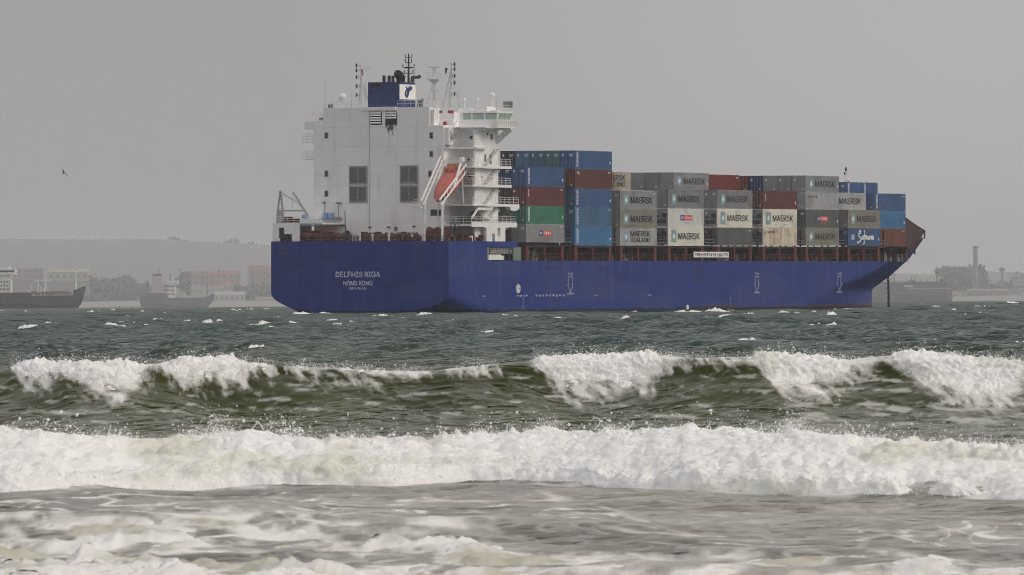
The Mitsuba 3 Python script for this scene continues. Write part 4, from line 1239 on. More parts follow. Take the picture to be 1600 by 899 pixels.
# ---- under the cargo: coaming, hatch covers, lashing posts
put(SHIP + '__hatch_coaming', MB().box(24.2, 163, -11.6, 11.6, 7.7, 9.75), 'coaming_dark')
put(SHIP + '__hatch_cover', MB().box(24.0, 163.2, -12.3, 12.3, 9.75, 9.98), 'deck_dark')
BAYS = [(24.45, 36.70), (40.05, 52.25), (54.97, 67.30), (71.10, 83.40), (88.10, 100.40), (104.2, 116.5), (119.7, 131.95), (135.3, 147.5), (150.7, 162.7)]
for i, (a, b) in enumerate(BAYS):
    pmax = 14.4 if i < 8 else 12.2
    for s in (a + .1, (a + b) / 2 - .2, b - .9):
        mid = abs(s - (a + b) / 2 + .2) < .01
        w = .42 if mid else .85
        put(SHIP + '__lashing_post', MB().box(s, s + w, pmax - .75, pmax - .05, 7.72, 9.98), 'deck_red')
    mb = MB().box(a, b, pmax - .6, pmax - .05, 9.72, 9.94)
    put(SHIP + '__stack_beam', mb, 'deck_dark')
    put(SHIP + '__hatch_cover', MB().box(a, b, -11.5, 13.6, 9.985, 10.02 if i else 10.42), 'deck_dark')
    r = MB()
    for z in (8.25, 8.75):
        r.tube([a + 1, 14.25 if i < 8 else 12.4, z], [b - 1, 14.25 if i < 8 else 12.4, z], .045, 4)
    for s in np.arange(a + 1.2, b - 1, 1.7):
        r.tube([s, 14.25 if i < 8 else 12.4, 7.75], [s, 14.25 if i < 8 else 12.4, 8.8], .045, 4)
    put(SHIP + '__deck_rail', r, 'deck_red')
    r = MB()
    for _ in range(12):
        s = g3.uniform(a + .6, b - 1.2)
        r.box(s, s + g3.uniform(.1, .7), 12.0, 12.0 + g3.uniform(.2, .8), 7.72, 7.72 + g3.uniform(.25, 1.3))
    for _ in range(4):
        s = g3.uniform(a + .6, b - 1.2)
        r.tube([s, 11.7, 7.8], [s + g3.uniform(-.3, .3), 11.7, 9.6], .06, 4)
    put(SHIP + '__deck_pipework', r, 'gear_red' if i % 2 else 'mid_steel')
    if i < 8:                                         # lashing bridge in the gap
        a2 = BAYS[i + 1][0]
        c0, c1 = b + .45, a2 - .45
        mb = MB().box(c0, c1, -12, 13.9, 9.9, 10.05).box(c0, c1, -12, 13.8, 12.55, 12.65)
        for s in (c0 + .1, c1 - .1):
            for p in (13.75, 11.2, 8.7):
                mb.box(s - .08, s + .08, p - .1, p + .1, 7.7, 12.6)
        for z in (10.6, 11.1):
            mb.tube([c0, 13.85, z], [c1, 13.85, z], .04, 4)
        put(SHIP + '__lashing_bridge', mb, 'deck_dark')
        put(SHIP + '__lashing_bridge__rail', MB().tube([c0 - .4, 13.95, 10.55], [c1 + .4, 13.95, 10.55], .05, 4).tube([c0 - .4, 13.95, 11.0], [c1 + .4, 13.95, 11.0], .04, 4), 'mid_steel')
mb = MB()
for _ in range(16):
    s = g3.uniform(25.6, 30.5)
    mb.box(s, s + g3.uniform(.15, .6), 12.6, 13.1, 7.9 + g3.uniform(0, 1.0), 8.4 + g3.uniform(.3, 1.2))
put(SHIP + '__pump_set', mb, 'mid_steel')
k = put(SHIP + '__sign_board', MB().box(79.7, 91.9, 14.42, 14.5, 8.3, 9.15), 'letter_white', label='long white sign board with small dark letters at the rail')
put(k + '__lettering', glyphs(MB(), 80.1, 91.5, 8.42, 9.02, 14.5, 17), 'letter_dark')
# bow: bulwark, breakwater and forecastle gear
mb = MB()
pts = [(196.3, 0.0, 12.8), (195.6, -1.6, 13.9), (194.4, -3.0, 15.2), (191.0, -6.2, 16.2), (186.0, -8.8, 16.6), (178.0, -12.0, 16.6)]
for p, q in zip(pts[:-1], pts[1:]):
    foot = lambda c: [min(c[0], 189.5), -float(half_breadth(min(c[0], 189.5), 8.0)) + .1, 8.0]
    V = [foot(p), foot(q), list(q), list(p)]
    V += [[a + .05, b - .22, c_] for a, b, c_ in V]
    mb.raw(V, [[0, 1, 2, 3], [4, 7, 6, 5], [3, 2, 6, 7], [0, 4, 5, 1], [1, 5, 6, 2], [0, 3, 7, 4]])
put(SHIP + '__bow_bulwark', mb, 'bulwark_red', label='dark red inner side of the bow bulwark')
put(SHIP + '__bow_bulwark__stay', (lambda m_: [m_.tube([p[0] - 2.5, p[1] + 1.2, 9], [p[0], p[1] + .1, p[2] - .3], .16, 4) for p in pts[1:5]] and m_)(MB()), 'bulwark_red')
put(SHIP + '__bow_bulwark__cap', MB().path([[a, b, c_ + .05] for a, b, c_ in pts], .12, 5).tube([196.2, 0, 11.6], [196.2, 0, 12.9], .13, 6), 'dark_steel')
mb = MB().box(168, 172, -3, 8, 8.2, 10.2).tube([174, 0, 9.2], [174, 3.5, 9.2], .9, 12).tube([180, -3, 9.5], [180, 0.5, 9.5], .8, 12)
for s, p in ((166, 8), (169, 7.6), (173, 6.5), (177, 2.6), (182, -2.0)):
    mb.tube([s, p, 8], [s, p, 10.3], .2, 6).tube([s + .9, p - .2, 8], [s + .9, p - .2, 9.8], .2, 6)
put(SHIP + '__forecastle_gear', mb, 'gear_red')
k = put(SHIP + '__foremast', MB().tube([165.3, 0, 8], [165.3, 0, 23.0], .12, 6, .07).tube([165.3, -.4, 20.8], [165.3, .5, 20.8], .05, 4).tube([165.3, -.3, 22.2], [165.3, .3, 22.2], .05, 4), 'rail_white')
put(k + '__lamp', MB().tube([165.3, .0, 22.5], [165.3, .0, 23.1], .17, 6), 'dark_steel')
put(k + '__lamp', MB().tube([165.3, -.25, 21.9], [165.3, -.25, 22.3], .12, 5), 'dark_steel')
put(k + '__lantern', MB().ball([165.3, .5, 21.0], .24), 'white_clean')
mb = MB().tube([164.5, 9.0, 7.9], [163.2, 9.0, 11.2], .18, 6).tube([163.9, 9.0, 7.9], [163.9, 9.0, 9.0], .25, 6)
put(SHIP + '__bow_davit', mb, 'gear_red')
# anchor chain, hanging from the starboard hawse
labels['anchor_chain'] = {'label': 'black anchor chain hanging from the bow into the water', 'category': 'chain'}
ph = 8.35
for i in range(17):
    z = 5.5 - .36 * i
    s0 = 163.6
    ring = []
    for t in np.linspace(0, 2 * np.pi, 13):
        u, w = .17 * np.cos(t), .27 * np.sin(t)
        ring.append([s0 + (u if i % 2 else 0) + .02 * i, ph + (0 if i % 2 else u), z + w])
    put('anchor_chain__link', MB().path(ring, .075, 5), 'chain_black')

# ------------------------------------------------------------------ the containers, each a thing of its own
ORD = ['', 'first', 'second', 'third', 'fourth', 'fifth', 'sixth', 'seventh', 'eighth', 'ninth']
TIER = ['bottom', 'second', 'third', 'fourth', 'topmost']
CW = 2.44


def corrugated(a0, a1, z0, z1, n, depth=0.045):
    """A trapezoid corrugated sheet: (along, z) with offset, facing outward at offset 0."""
    xs, os_ = [a0], [0.0]
    w = (a1 - a0) / n
    for i in range(n):
        for f_, o in ((.15, 0), (.30, -depth), (.70, -depth), (.85, 0)):
            xs.append(a0 + (i + f_) * w)
            os_.append(o)
    xs.append(a1)
    os_.append(0.0)
    m = len(xs)
    V = [(x, o, z) for z in (z0, z1) for x, o in zip(xs, os_)]
    i = np.arange(m - 1)
    return np.array(V), np.stack([i, i + 1, i + 1 + m, i + m], 1)


STAR = [(math.cos(math.pi / 2 + i * math.pi / 7) * (1 if i % 2 == 0 else .42), math.sin(math.pi / 2 + i * math.pi / 7) * (1 if i % 2 == 0 else .42)) for i in range(14)]


def script_lettering(mb, s0, s1, z0, z1, P):
    """White brush script."""
    strokes = [[(.10, .72), (.16, .92), (.24, .95), (.22, .80), (.12, .66), (.10, .55), (.20, .48), (.26, .36), (.18, .18), (.06, .08), (.02, .16)],
               [(.30, .38), (.34, .55), (.40, .55), (.38, .40), (.33, .34), (.40, .42), (.43, .34)],
               [(.50, .95), (.46, .95), (.47, .5), (.45, .05), (.40, .02)], [(.43, .56), (.53, .60)],
               [(.53, .34), (.54, .56), (.58, .58), (.60, .36), (.62, .56), (.66, .56), (.67, .34)],
               [(.72, .50), (.70, .36), (.76, .36), (.78, .54), (.79, .34)], [(.83, .54), (.83, .34), (.86, .55), (.89, .55)],
               [(.91, .52), (.91, .36)], [(.93, .34), (.94, .54), (.98, .54), (.99, .34)], [(.99, .44), (1.05, .50), (1.04, .56), (1.0, .5), (1.02, .36), (1.08, .36)]]
    from shapely import LineString
    for st_ in strokes:
        q = PchipInterpolator(np.arange(len(st_)), np.array(st_))(np.linspace(0, len(st_) - 1, 6 * len(st_)))
        pl = LineString([(s0 + u * (s1 - s0), z0 + w * (z1 - z0)) for u, w in q]).buffer(.11)
        mb.prism(pl, 1, P, P + .02)
    return mb


NAMES = {}


def container(bay, col, tier, z0, z1, colour, logo=None, S=None, matkey=None, look='', where=None, doors=True):
    s0, s1 = S or BAYS[bay - 1]
    P1 = 14.4 - 2.5 * col
    P0 = P1 - CW
    z1 = z1 - 0.012
    key = 'shipping_container'
    n = NAMES.setdefault('n', 0)
    NAMES['n'] += 1
    if n:
        key += f'_{n:03d}'
    m = matkey or 'box_' + colour.replace(' ', '_')
    row = 'outermost stack' if col == 0 else f'{ORD[col + 1]} stack inboard'
    place = where or f'{TIER[tier]} tier, {row}, {ORD[bay]} bay from the stern'
    labels[key] = {'label': f'{look or colour} container, {place}', 'category': 'shipping container', 'group': 'containers stacked on the ship'}
    L = s1 - s0
    fr = MB()
    for s in (s0, s1 - .16):
        for p in (P0, P1 - .12):
            fr.box(s, s + .16, p, p + .12, z0, z1)
    for p in (P0, P1 - .1):
        fr.box(s0 + .16, s1 - .16, p, p + .1, z1 - .10, z1 - .005).box(s0 + .16, s1 - .16, p, p + .1, z0 + .005, z0 + .16)
    for s in (s0, s1 - .1):
        fr.box(s, s + .1, P0 + .12, P1 - .12, z1 - .12, z1 - .005).box(s, s + .1, P0 + .12, P1 - .12, z0 + .005, z0 + .14)
    put(key + '__frame', fr, m)
    for s in (s0, s1 - .18):                                   # corner castings stand a little proud
        fr2 = MB()
    sv, sf = corrugated(s0 + .16, s1 - .16, z0 + .15, z1 - .09, int(L / .29))
    put(key + '__side_panel', MB().raw(np.stack([sv[:, 0], P1 - .035 + sv[:, 1], sv[:, 2]], 1), sf), m)
    bx = MB().box(s0 + .12, s1 - .1, P0 + .04, P1 - .1, z0 + .1, z1 - .03)
    put(key + '__shell', bx, m)
    if doors:
        pm = (P0 + P1) / 2
        for a, b in ((P0 + .12, pm - .015), (pm + .015, P1 - .12)):
            d = MB().box(s0 + .045, s0 + .1, a, b, z0 + .14, z1 - .12)
            for zz in np.linspace(z0 + .35, z1 - .6, 4):
                d.box(s0 + .03, s0 + .045, a + .06, b - .06, zz, zz + .28)
            k = put(key + '__door', d, 'box_lead_grey' if colour in ('cream', 'white') else m)
            r = MB()
            for q in (.28, .74):
                p = a + (b - a) * q
                r.tube([s0 + .01, p, z0 + .1], [s0 + .01, p, z1 - .08], .028, 4)
                r.box(s0 - .01, s0 + .03, p - .02, p + .22, z0 + .95 + .1 * q, z0 + 1.03 + .1 * q)
            put(k + '__lock_rod', r, 'mid_steel')
        if colour in ('cream', 'white') and tier < 2:           # refrigerated boxes show their machinery at this end
            put(key + '__cooling_unit', MB().box(s0 - .01, s0 + .04, P0 + .35, P1 - .35, z0 + .55, z0 + 1.15).box(s0 - .01, s0 + .04, P0 + .3, pm - .1, z0 + 1.5, z0 + 1.7).box(s0 - .02, s0 + .04, pm + .2, P1 - .3, z0 + 1.4, z0 + 2.1), 'dark_steel')
        hsh = (bay * 7 + col * 5 + tier * 3) % 5
        for ok, q in ((hsh in (0, 1, 3), (P0 + .3, P0 + .62, z1 - .85, z1 - .5)), (hsh in (1, 2), (pm + .3, pm + .95, z1 - .62, z1 - .5)),
                      (hsh in (1, 2), (pm + .3, pm + .85, z1 - .85, z1 - .73)), (hsh in (0, 3, 4), (pm + .55, pm + .8, z0 + .4, z0 + .62))):
            if ok:
                put(key + '__placard', MB().box(s0 + .015, s0 + .03, *q), 'letter_white')
    PT = P1 + .005
    H_ = z1 - z0
    zc = (z0 + z1) / 2
    if logo in ('star', 'star2', 'star_short', 'star_reefer'):
        e0 = s0 + L * (.10 if logo != 'star_short' else .02)
        wid = L * .115
        eb = sg.box(e0, zc - H_ * .28, e0 + wid, zc + H_ * .28)
        if logo == 'star_reefer':
            eb = eb.buffer(.15)
        k = put(key + '__emblem', MB().prism(eb, 1, PT, PT + .015), 'emblem_teal' if colour in ('olive grey', 'cream') else 'emblem_blue')
        put(k + '__star', MB().prism([(e0 + wid / 2 + a * wid * .42, zc + b * H_ * .21) for a, b in STAR], 1, PT + .016, PT + .03), 'letter_white')
        t0 = s0 + L * (.28 if logo != 'star_short' else .16)
        t1 = s0 + L * (.88 if logo != 'star_short' else .84)
        mb = MB()
        if logo == 'star2':
            side_text(mb, 'MAERSK', t0, t1 - .9, zc + .06, zc + .92, PT)
            side_text(mb, 'SEALAND', t0, t1 - .8, zc - .78, zc - .12, PT)
        else:
            side_text(mb, 'MAERSK', t0, t1, zc - .48, zc + .52, PT)
        put(key + '__lettering', mb, 'letter_dark')
        if logo == 'star_reefer' and bay == 6:
            put(key + '__small_lettering', glyphs(glyphs(MB(), s0 + 4.2, s0 + 5.2, z0 + .42, z0 + .6, PT, 2), s0 + 7.4, s0 + 8.4, z0 + .42, z0 + .6, PT, 2), 'letter_dark')
    elif logo == 'sealand_worn':
        mb = side_text(MB(), 'MAERSK', s0 + L * .28, s0 + L * .84, zc + .05, zc + .95, PT)
        side_text(mb, 'SEALAND', s0 + L * .28, s0 + L * .84, zc - .85, zc - .1, PT)
        put(key + '__lettering', mb, 'letter_dark')
    elif logo == 'flagbox':
        c = s0 + L * .5
        q = 2.0
        put(key + '__blue_square', MB().box(c - q, c - q * .42, PT, PT + .015, zc - .42, zc + .42), 'logo_blue')
        put(key + '__blue_square__lettering', glyphs(MB(), c - q * .92, c - q * .5, zc - .25, zc + .25, PT + .016, 2), 'letter_white')
        put(key + '__red_square', MB().box(c - q * .40, c + q, PT, PT + .015, zc - .42, zc + .42), 'logo_red')
        put(key + '__red_square__lettering', glyphs(MB(), c - q * .28, c + q * .9, zc - .22, zc + .22, PT + .016, 4), 'letter_white')
        put(key + '__small_lettering', glyphs(MB(), c - q * .3, c + q * .7, zc - .85, zc - .68, PT, 4), 'logo_red' if colour != 'white' else 'logo_blue')
    elif logo == 'column':
        mb = MB()
        nn = 8
        for i in range(nn):
            z = z0 + H_ * (.14 + .72 * i / (nn - 1))
            w = g3.uniform(.42, .56)
            mb.box(s0 + .62, s0 + .62 + w, PT, PT + .015, z - .03, z + .055).box(s0 + .62, s0 + .75, PT, PT + .016, z, z + .2).box(s0 + .5 + w, s0 + .62 + w, PT, PT + .0155, z + .02, z + .2)
        put(key + '__lettering', mb, 'letter_white')
    elif logo == 'column_thin':
        put(key + '__lettering', (lambda m_: [m_.box(s0 + .7, s0 + .95, PT, PT + .015, z0 + H_ * (.45 + .06 * i), z0 + H_ * (.45 + .06 * i) + .1) for i in range(7)] and m_)(MB()), 'letter_white')
    elif logo == 'script':
        put(key + '__lettering', script_lettering(MB(), s0 + L * .28, s0 + L * .76, z0 + .25, z1 - .25, PT), 'letter_white')
        put(key + '__emblem', MB().box(s0 + L * .10, s0 + L * .20, PT, PT + .015, zc - .5, zc + .45), 'emblem_blue')
        put(key + '__emblem__lettering', MB().prism([(s0 + L * .11, zc - .4), (s0 + L * .19, zc - .1), (s0 + L * .13, zc + .4), (s0 + L * .16, zc)], 1, PT + .016, PT + .03), 'letter_white')
    elif logo == 'small':
        put(key + '__lettering', glyphs(MB(), s0 + L * .05, s0 + L * .34, zc + .45, zc + .9, PT, 7), 'letter_dark')
    elif logo == 'tick':
        put(key + '__lettering', glyphs(MB(), s0 + L * .05, s0 + L * .14, z1 - .75, z1 - .35, PT, 2), 'letter_white')
    if colour in ('blue', 'light blue', 'steel blue', 'green', 'maroon', 'red', 'brown', 'grey', 'dark grey') and L > 8:
        put(key + '__number_lettering', glyphs(MB(), s1 - 1.4, s1 - .5, z1 - .55, z1 - .3, PT, 3) if (bay + tier) % 2 else MB().box(s1 - .75, s1 - .45, PT, PT + .015, z0 + .8, z0 + 1.2), 'letter_white')
    return key


Z1 = [10.44, 13.16, 15.79, 18.61, 21.53]
Z2 = [10.00, 12.76, 15.71, 18.47, 21.33, 24.09]
Z3 = [10.05, 12.65, 15.44, 18.28]
Z4 = [10.08, 12.91, 15.74, 18.61, 21.40]
Z5 = [10.13, 12.90, 15.81, 18.72, 21.42]
Z6 = [10.17, 12.97, 15.87, 18.70, 21.30]
Z7 = [10.21, 13.04, 15.87, 18.60, 21.23]
Z8 = [10.25, 13.01, 15.97, 18.70]
Z9 = [10.27, 13.05, 15.90, 18.70]


def row(bay, col, Z, t, colour, logo=None, **kw):
    return container(bay, col, t, Z[t], Z[t + 1], colour, logo, **kw)


lk = lambda s: {'look': s}
row(1, 0, Z1, 0, 'grey', 'flagbox', **lk('grey steel'))
row(1, 0, Z1, 1, 'green', 'column')
row(1, 0, Z1, 2, 'maroon', 'column_thin')
row(1, 0, Z1, 3, 'blue', 'column')
for c, cols in ((1, ('charcoal', 'dark green', 'charcoal', 'navy blue')), (2, ('dark red', 'charcoal', 'dark grey', 'navy blue'))):
    for t in range(4):
        row(1, c, Z1, t, cols[t])
row(2, 0, Z2, 0, 'light blue', 'column')
row(2, 0, Z2, 1, 'steel blue', 'column')
row(2, 0, Z2, 2, 'blue', 'column')
row(2, 0, Z2, 3, 'maroon', 'tick')
row(2, 0, Z2, 4, 'blue', 'column')
for c, col in ((1, 'teal green'), (2, 'teal blue'), (3, 'steel blue'), (4, 'dark purple')):
    row(2, c, Z2, 4, col)
row(3, 0, Z3, 0, 'pale grey', 'star2')
row(3, 0, Z3, 1, 'olive grey', 'star')
row(3, 0, Z3, 2, 'grey', 'star')
row(4, 0, Z4, 0, 'cream', 'star_reefer')
row(4, 0, Z4, 1, 'white', 'flagbox', look='scuffed white')
row(4, 0, Z4, 2, 'lead grey', 'star')
row(4, 5, Z4, 3, 'white', 'sealand_worn', matkey='box_dirty_beige', look='rust streaked dirty beige', where='peeping from behind the tall blue stack')
row(5, 0, Z5, 0, 'dark grey')
row(5, 0, Z5, 1, 'cream', 'star_reefer')
row(5, 0, Z5, 2, 'lead grey', 'star')
row(5, 3, Z5, 3, 'grey', 'star')
row(5, 4, Z5, 3, 'lead grey')
row(5, 5, Z5, 3, 'grey')
row(5, 6, Z5, 3, 'cream')
row(6, 0, Z6, 0, 'cream', 'small', matkey='box_rusty_cream', look='cream with orange rust stains')
row(6, 0, Z6, 1, 'cream', 'star_reefer')
row(6, 0, Z6, 2, 'maroon', 'column_thin')
row(6, 4, Z6, 3, 'red')
row(7, 0, Z7, 0, 'olive grey', 'star')
row(7, 0, Z7, 1, 'dark grey', 'flagbox')
row(7, 0, Z7, 2, 'pale grey', 'small')
row(7, 0, Z7, 3, 'grey', 'star')
row(7, 1, Z7, 3, 'lead grey')
row(7, 2, Z7, 3, 'grey')
row(7, 3, Z7, 3, 'navy blue')
row(7, 4, Z7, 3, 'red')
row(8, 0, Z8, 0, 'blue', 'script', look='blue with white script lettering')
row(8, 0, Z8, 1, 'olive grey', 'star')
row(8, 1, Z8, 2, 'pale grey', 'star_short')
row(9, 1, Z9, 0, 'brown')
row(9, 1, Z9, 1, 'light blue')
row(9, 1, Z9, 2, 'blue', 'column')
for i, s in enumerate(((150.7, 156.75), (156.9, 162.7))):
    container(9, 3, 3, 17.95, 20.55, 'blue', 'column', S=s, look='short blue', where=('aft' if i == 0 else 'forward') + ' one of two end to end near the bow')

# ------------------------------------------------------------------ lifeboat, seaman, gull
def loft(secs, closed=True):
    """Sections (equal numbers of points) joined into a closed skin."""
    n = len(secs[0])
    V = np.vstack(secs)
    F = []
    for i in range(len(secs) - 1):
        for j in range(n):
            a, b = i * n + j, i * n + (j + 1) % n
            F += [[a, b, b + n], [a, b + n, a + n]]
    c0, c1 = len(V), len(V) + 1
    V = np.vstack([V, [np.mean(secs[0], 0)], [np.mean(secs[-1], 0)]])
    for j in range(n):
        F += [[c0, (j + 1) % n, j], [c1, (len(secs) - 1) * n + j, (len(secs) - 1) * n + (j + 1) % n]]
    return V, np.array(F)


def build_lifeboat():
    dirv = np.array([-0.815, 0, -0.58])           # the bow points down and aft
    nrm = np.array([-0.58, 0, 0.815])
    lat = np.array([0, 1.0, 0])
    base = np.array([8.1, 11.7, 20.75])
    st_ = []
    for x, w, h0, h1 in ((0, 1.1, -.9, .9), (.4, 1.3, -1.05, 1.05), (1.6, 1.4, -1.15, 1.15), (3.2, 1.42, -1.2, 1.15), (4.8, 1.35, -1.15, 1.08), (6.0, 1.1, -.95, .9), (7.0, .62, -.6, .6), (7.7, .12, -.12, .15)):
        t = np.linspace(0, 2 * np.pi, 21)[:-1]
        cu, cw = np.sign(np.cos(t)) * np.abs(np.cos(t)) ** .75, np.sign(np.sin(t)) * np.abs(np.sin(t)) ** .75
        hh = np.where(cw > 0, h1, -h0)
        st_.append(base + x * dirv + (w * cu)[:, None] * lat + (hh * cw)[:, None] * nrm)
    key = 'lifeboat'
    labels[key] = {'label': 'orange red enclosed lifeboat tilted nose down on the white launch frame', 'category': 'lifeboat'}
    put(key + '__hull', loft(st_), 'boat_orange', 40)
    t = []
    for x, w, h in ((.3, .62, 1.25), (.6, .75, 1.6), (1.6, .75, 1.62), (2.1, .6, 1.2)):
        t.append(np.array([base + x * dirv + a * w * lat + b * nrm for a, b in ((-1, .6), (1, .6), (1, h - .15), (.8, h), (-.8, h), (-1, h - .15))]))
    put(key + '__wheelhouse', loft(t), 'boat_orange', 30)
    mb = MB()
    for a in (-.38, .38):
        c = base + 2.0 * dirv + a * lat + 1.32 * nrm
        mb.ball(c, .13)
    for x in (2.6, 3.8, 5.0):
        mb.ball(base + x * dirv + .3 * lat + 1.03 * nrm, .10)
    put(key + '__window', mb, 'dark_glass')
    mb = MB()
    for a in (-1, 1):
        mb.path([base + x * dirv + a * w * lat + .05 * nrm for x, w in ((.3, 1.28), (1.6, 1.43), (3.2, 1.45), (4.8, 1.38), (6, 1.13), (7, .65))], .07, 5)
    put(key + '__fender', mb, 'deck_red')
    mb = MB().tube(base - .25 * dirv - .6 * nrm, base - .05 * dirv + .2 * nrm, .25, 8)
    put(key + '__propeller_guard', mb, 'dark_steel')


build_lifeboat()


def figure(chains, detail=0.03, rounds=8):
    """One continuous body from chains of (point, radius) joints."""
    import manifold3d as m3
    out = m3.Manifold()
    for ch in chains:
        for (p, r), (q, s) in zip(ch[:-1], ch[1:]):
            a = m3.Manifold.sphere(r, 14).translate(list(map(float, p)))
            b = m3.Manifold.sphere(s, 14).translate(list(map(float, q)))
            out += m3.Manifold.batch_hull([a, b])
    me = out.refine_to_length(detail).to_mesh()
    m = trimesh.Trimesh(me.vert_properties[:, :3], me.tri_verts)
    trimesh.smoothing.filter_taubin(m, iterations=rounds)
    return m


def build_seaman():
    o = np.array([.7, -2.25, ZD])                # stands at the stern rail, looking aft

    def P(a, l, z):
        return o + np.array([-a, l, z])           # a: towards the stern
    key = 'person'
    labels[key] = {'label': 'person in dark overalls and white helmet standing at the stern rail', 'category': 'person'}
    legs = [[(P(0, .10, .92), .12), (P(.03, .12, .50), .085), (P(-.02, .13, .10), .055), (P(.13, .15, .05), .045)],
            [(P(0, -.10, .92), .12), (P(.06, -.13, .50), .085), (P(.0, -.16, .10), .055), (P(.15, -.18, .05), .045)]]
    trunk = [[(P(0, 0, .95), .16), (P(.0, 0, 1.18), .15), (P(.02, 0, 1.40), .15)], [(P(.02, -.15, 1.42), .085), (P(.02, .15, 1.42), .085)]]
    arms = [[(P(.02, .19, 1.40), .07), (P(.10, .27, 1.14), .052), (P(.34, .20, 1.02), .042)], [(P(.02, -.19, 1.40), .07), (P(.06, -.28, 1.13), .052), (P(.30, -.22, 1.0), .042)]]
    head = [[(P(.03, 0, 1.45), .06), (P(.045, 0, 1.56), .058)], [(P(.05, 0, 1.61), .085), (P(.04, 0, 1.67), .10)], [(P(.145, 0, 1.615), .018), (P(.125, 0, 1.64), .015)],
            [(P(.04, .10, 1.63), .022), (P(.03, .10, 1.65), .022)], [(P(.04, -.10, 1.63), .022), (P(.03, -.10, 1.65), .022)]]
    hands = []
    for sgn, w in ((1, P(.36, .19, 1.0)), (-1, P(.32, -.21, .98))):
        hands.append([(w, .038), (w + [-.05, 0, -.01], .036)])
        for i in range(4):
            b = w + np.array([-.06, (i - 1.5) * .021, -.01])
            hands.append([(b, .011), (b + [-.045, 0, -.015 - .003 * i], .010), (b + [-.05, 0, -.05], .009)])
        hands.append([(w + [-.02, -sgn * .03, 0], .013), (w + [-.05, -sgn * .05, -.03], .010)])
    put(key + '__body', (lambda m: (np.asarray(m.vertices), np.asarray(m.faces)))(figure(legs + trunk + arms + head + hands, .03)), 'skin', True)
    grow = lambda ch, d: [[(p, r + d) for p, r in c] for c in ch]
    put(key + '__overalls', (lambda m: (np.asarray(m.vertices), np.asarray(m.faces)))(figure(grow([legs[0][:3], legs[1][:3]] + trunk + arms, .02), .03)), 'cloth_navy', True)
    h = trimesh.creation.icosphere(subdivisions=2, radius=.145)
    h = h.slice_plane([0, 0, 0], [0, 0, 1])
    hv = np.asarray(h.vertices) + P(.04, 0, 1.66)
    mb = MB().raw(hv, h.faces).tube(P(.04, 0, 1.65), P(.04, 0, 1.665), .165, 14)
    put(key + '__helmet', mb, 'white_clean', True)


mat('skin', (0.33, 0.19, 0.13), 0.6)
mat('cloth_navy', (0.02, 0.022, 0.035), 0.9)
build_seaman()


def build_gull():
    c = np.array([-52.4, 900.0, 17.1])
    body = figure([[((-.22, 0, .0), .03), ((-.1, 0, .02), .075), ((.06, 0, .02), .085), ((.18, 0, .03), .06), ((.25, 0, .05), .05), ((.29, 0, .045), .018), ((.34, 0, .035), .008)], [((-.2, 0, .0), .03), ((-.36, 0.04, -.01), .02)], [((-.2, 0, .0), .03), ((-.36, -.04, -.01), .02)]], .02, 4)
    mat('gull_grey', (0.10, 0.10, 0.11), 0.7)
    mat('gull_dark', (0.03, 0.03, 0.035), 0.7)

    def wing(s):
        secs = []
        for t, z, sw, ch in ((0.05, .05, 0, .20), (.28, .20, .05, .19), (.52, .26, .02, .15), (.80, .16, -.10, .08), (.98, .04, -.22, .015)):
            ring = [[sw + ch * .5, s * t, z], [sw + ch * .1, s * t, z + .022], [sw - ch * .5, s * t, z], [sw + ch * .1, s * t, z - .008]]
            secs.append(np.array(ring))
        return loft(secs)
    R = trimesh.transformations.rotation_matrix(math.radians(155), [0, 0, 1]) @ trimesh.transformations.rotation_matrix(math.radians(28), [1, 0, 0])

    def mv(v):
        return 0.78 * np.asarray(v) @ R[:3, :3].T + c
    labels['gull'] = {'label': 'dark gull gliding alone in the grey sky at the left', 'category': 'bird'}
    put('gull__body', (mv(body.vertices), np.asarray(body.faces)), 'gull_grey', True, ship=False)
    for s in (-1, 1):
        v, f = wing(s)
        put('gull__wing', (mv(v), f), 'gull_dark', 40, ship=False)


build_gull()

# ------------------------------------------------------------------ far ships in the haze
mat('far_hull', (0.040, 0.040, 0.055), 0.6)
mat('far_hull_grey', (0.075, 0.070, 0.095), 0.6)
mat('far_white', (0.74, 0.72, 0.68), 0.6)
mat('far_pink', (0.50, 0.42, 0.42), 0.6)
mat('far_deck', (0.20, 0.11, 0.09), 0.7)
mat('far_dark', (0.04, 0.04, 0.05), 0.6)


def far(key, mb, m, Y, sc, x0, **lab):
    if key.endswith('__ventilator'):
        lab = {'label': 'ventilators', 'kind': 'stuff'}
    """Places a mesh drawn in metres at the reference distance on its own spot: x across, y away, z up from the water."""
    v, f = mb.done()
    v = np.stack([x0 + v[:, 0] * sc, Y + v[:, 1] * sc, v[:, 2] * sc + drop(x0, Y)], 1)
    return put(key, (v, f), m, ship=False, **lab)


def hull_loft(mb, profile, beam, bow):
    """profile: (x, z top, z bottom, half breadth factor)."""
    secs = []
    for x, zt, zb, b in profile:
        h = beam * b
        secs.append(np.array([[x, -h, zt], [x, -h * .98, zb + .4 * (zt - zb)], [x, -h * .55, zb], [x, h * .55, zb], [x, h * .98, zb + .4 * (zt - zb)], [x, h, zt]]))
    v, f = loft(secs)
    return mb.raw(v, f)


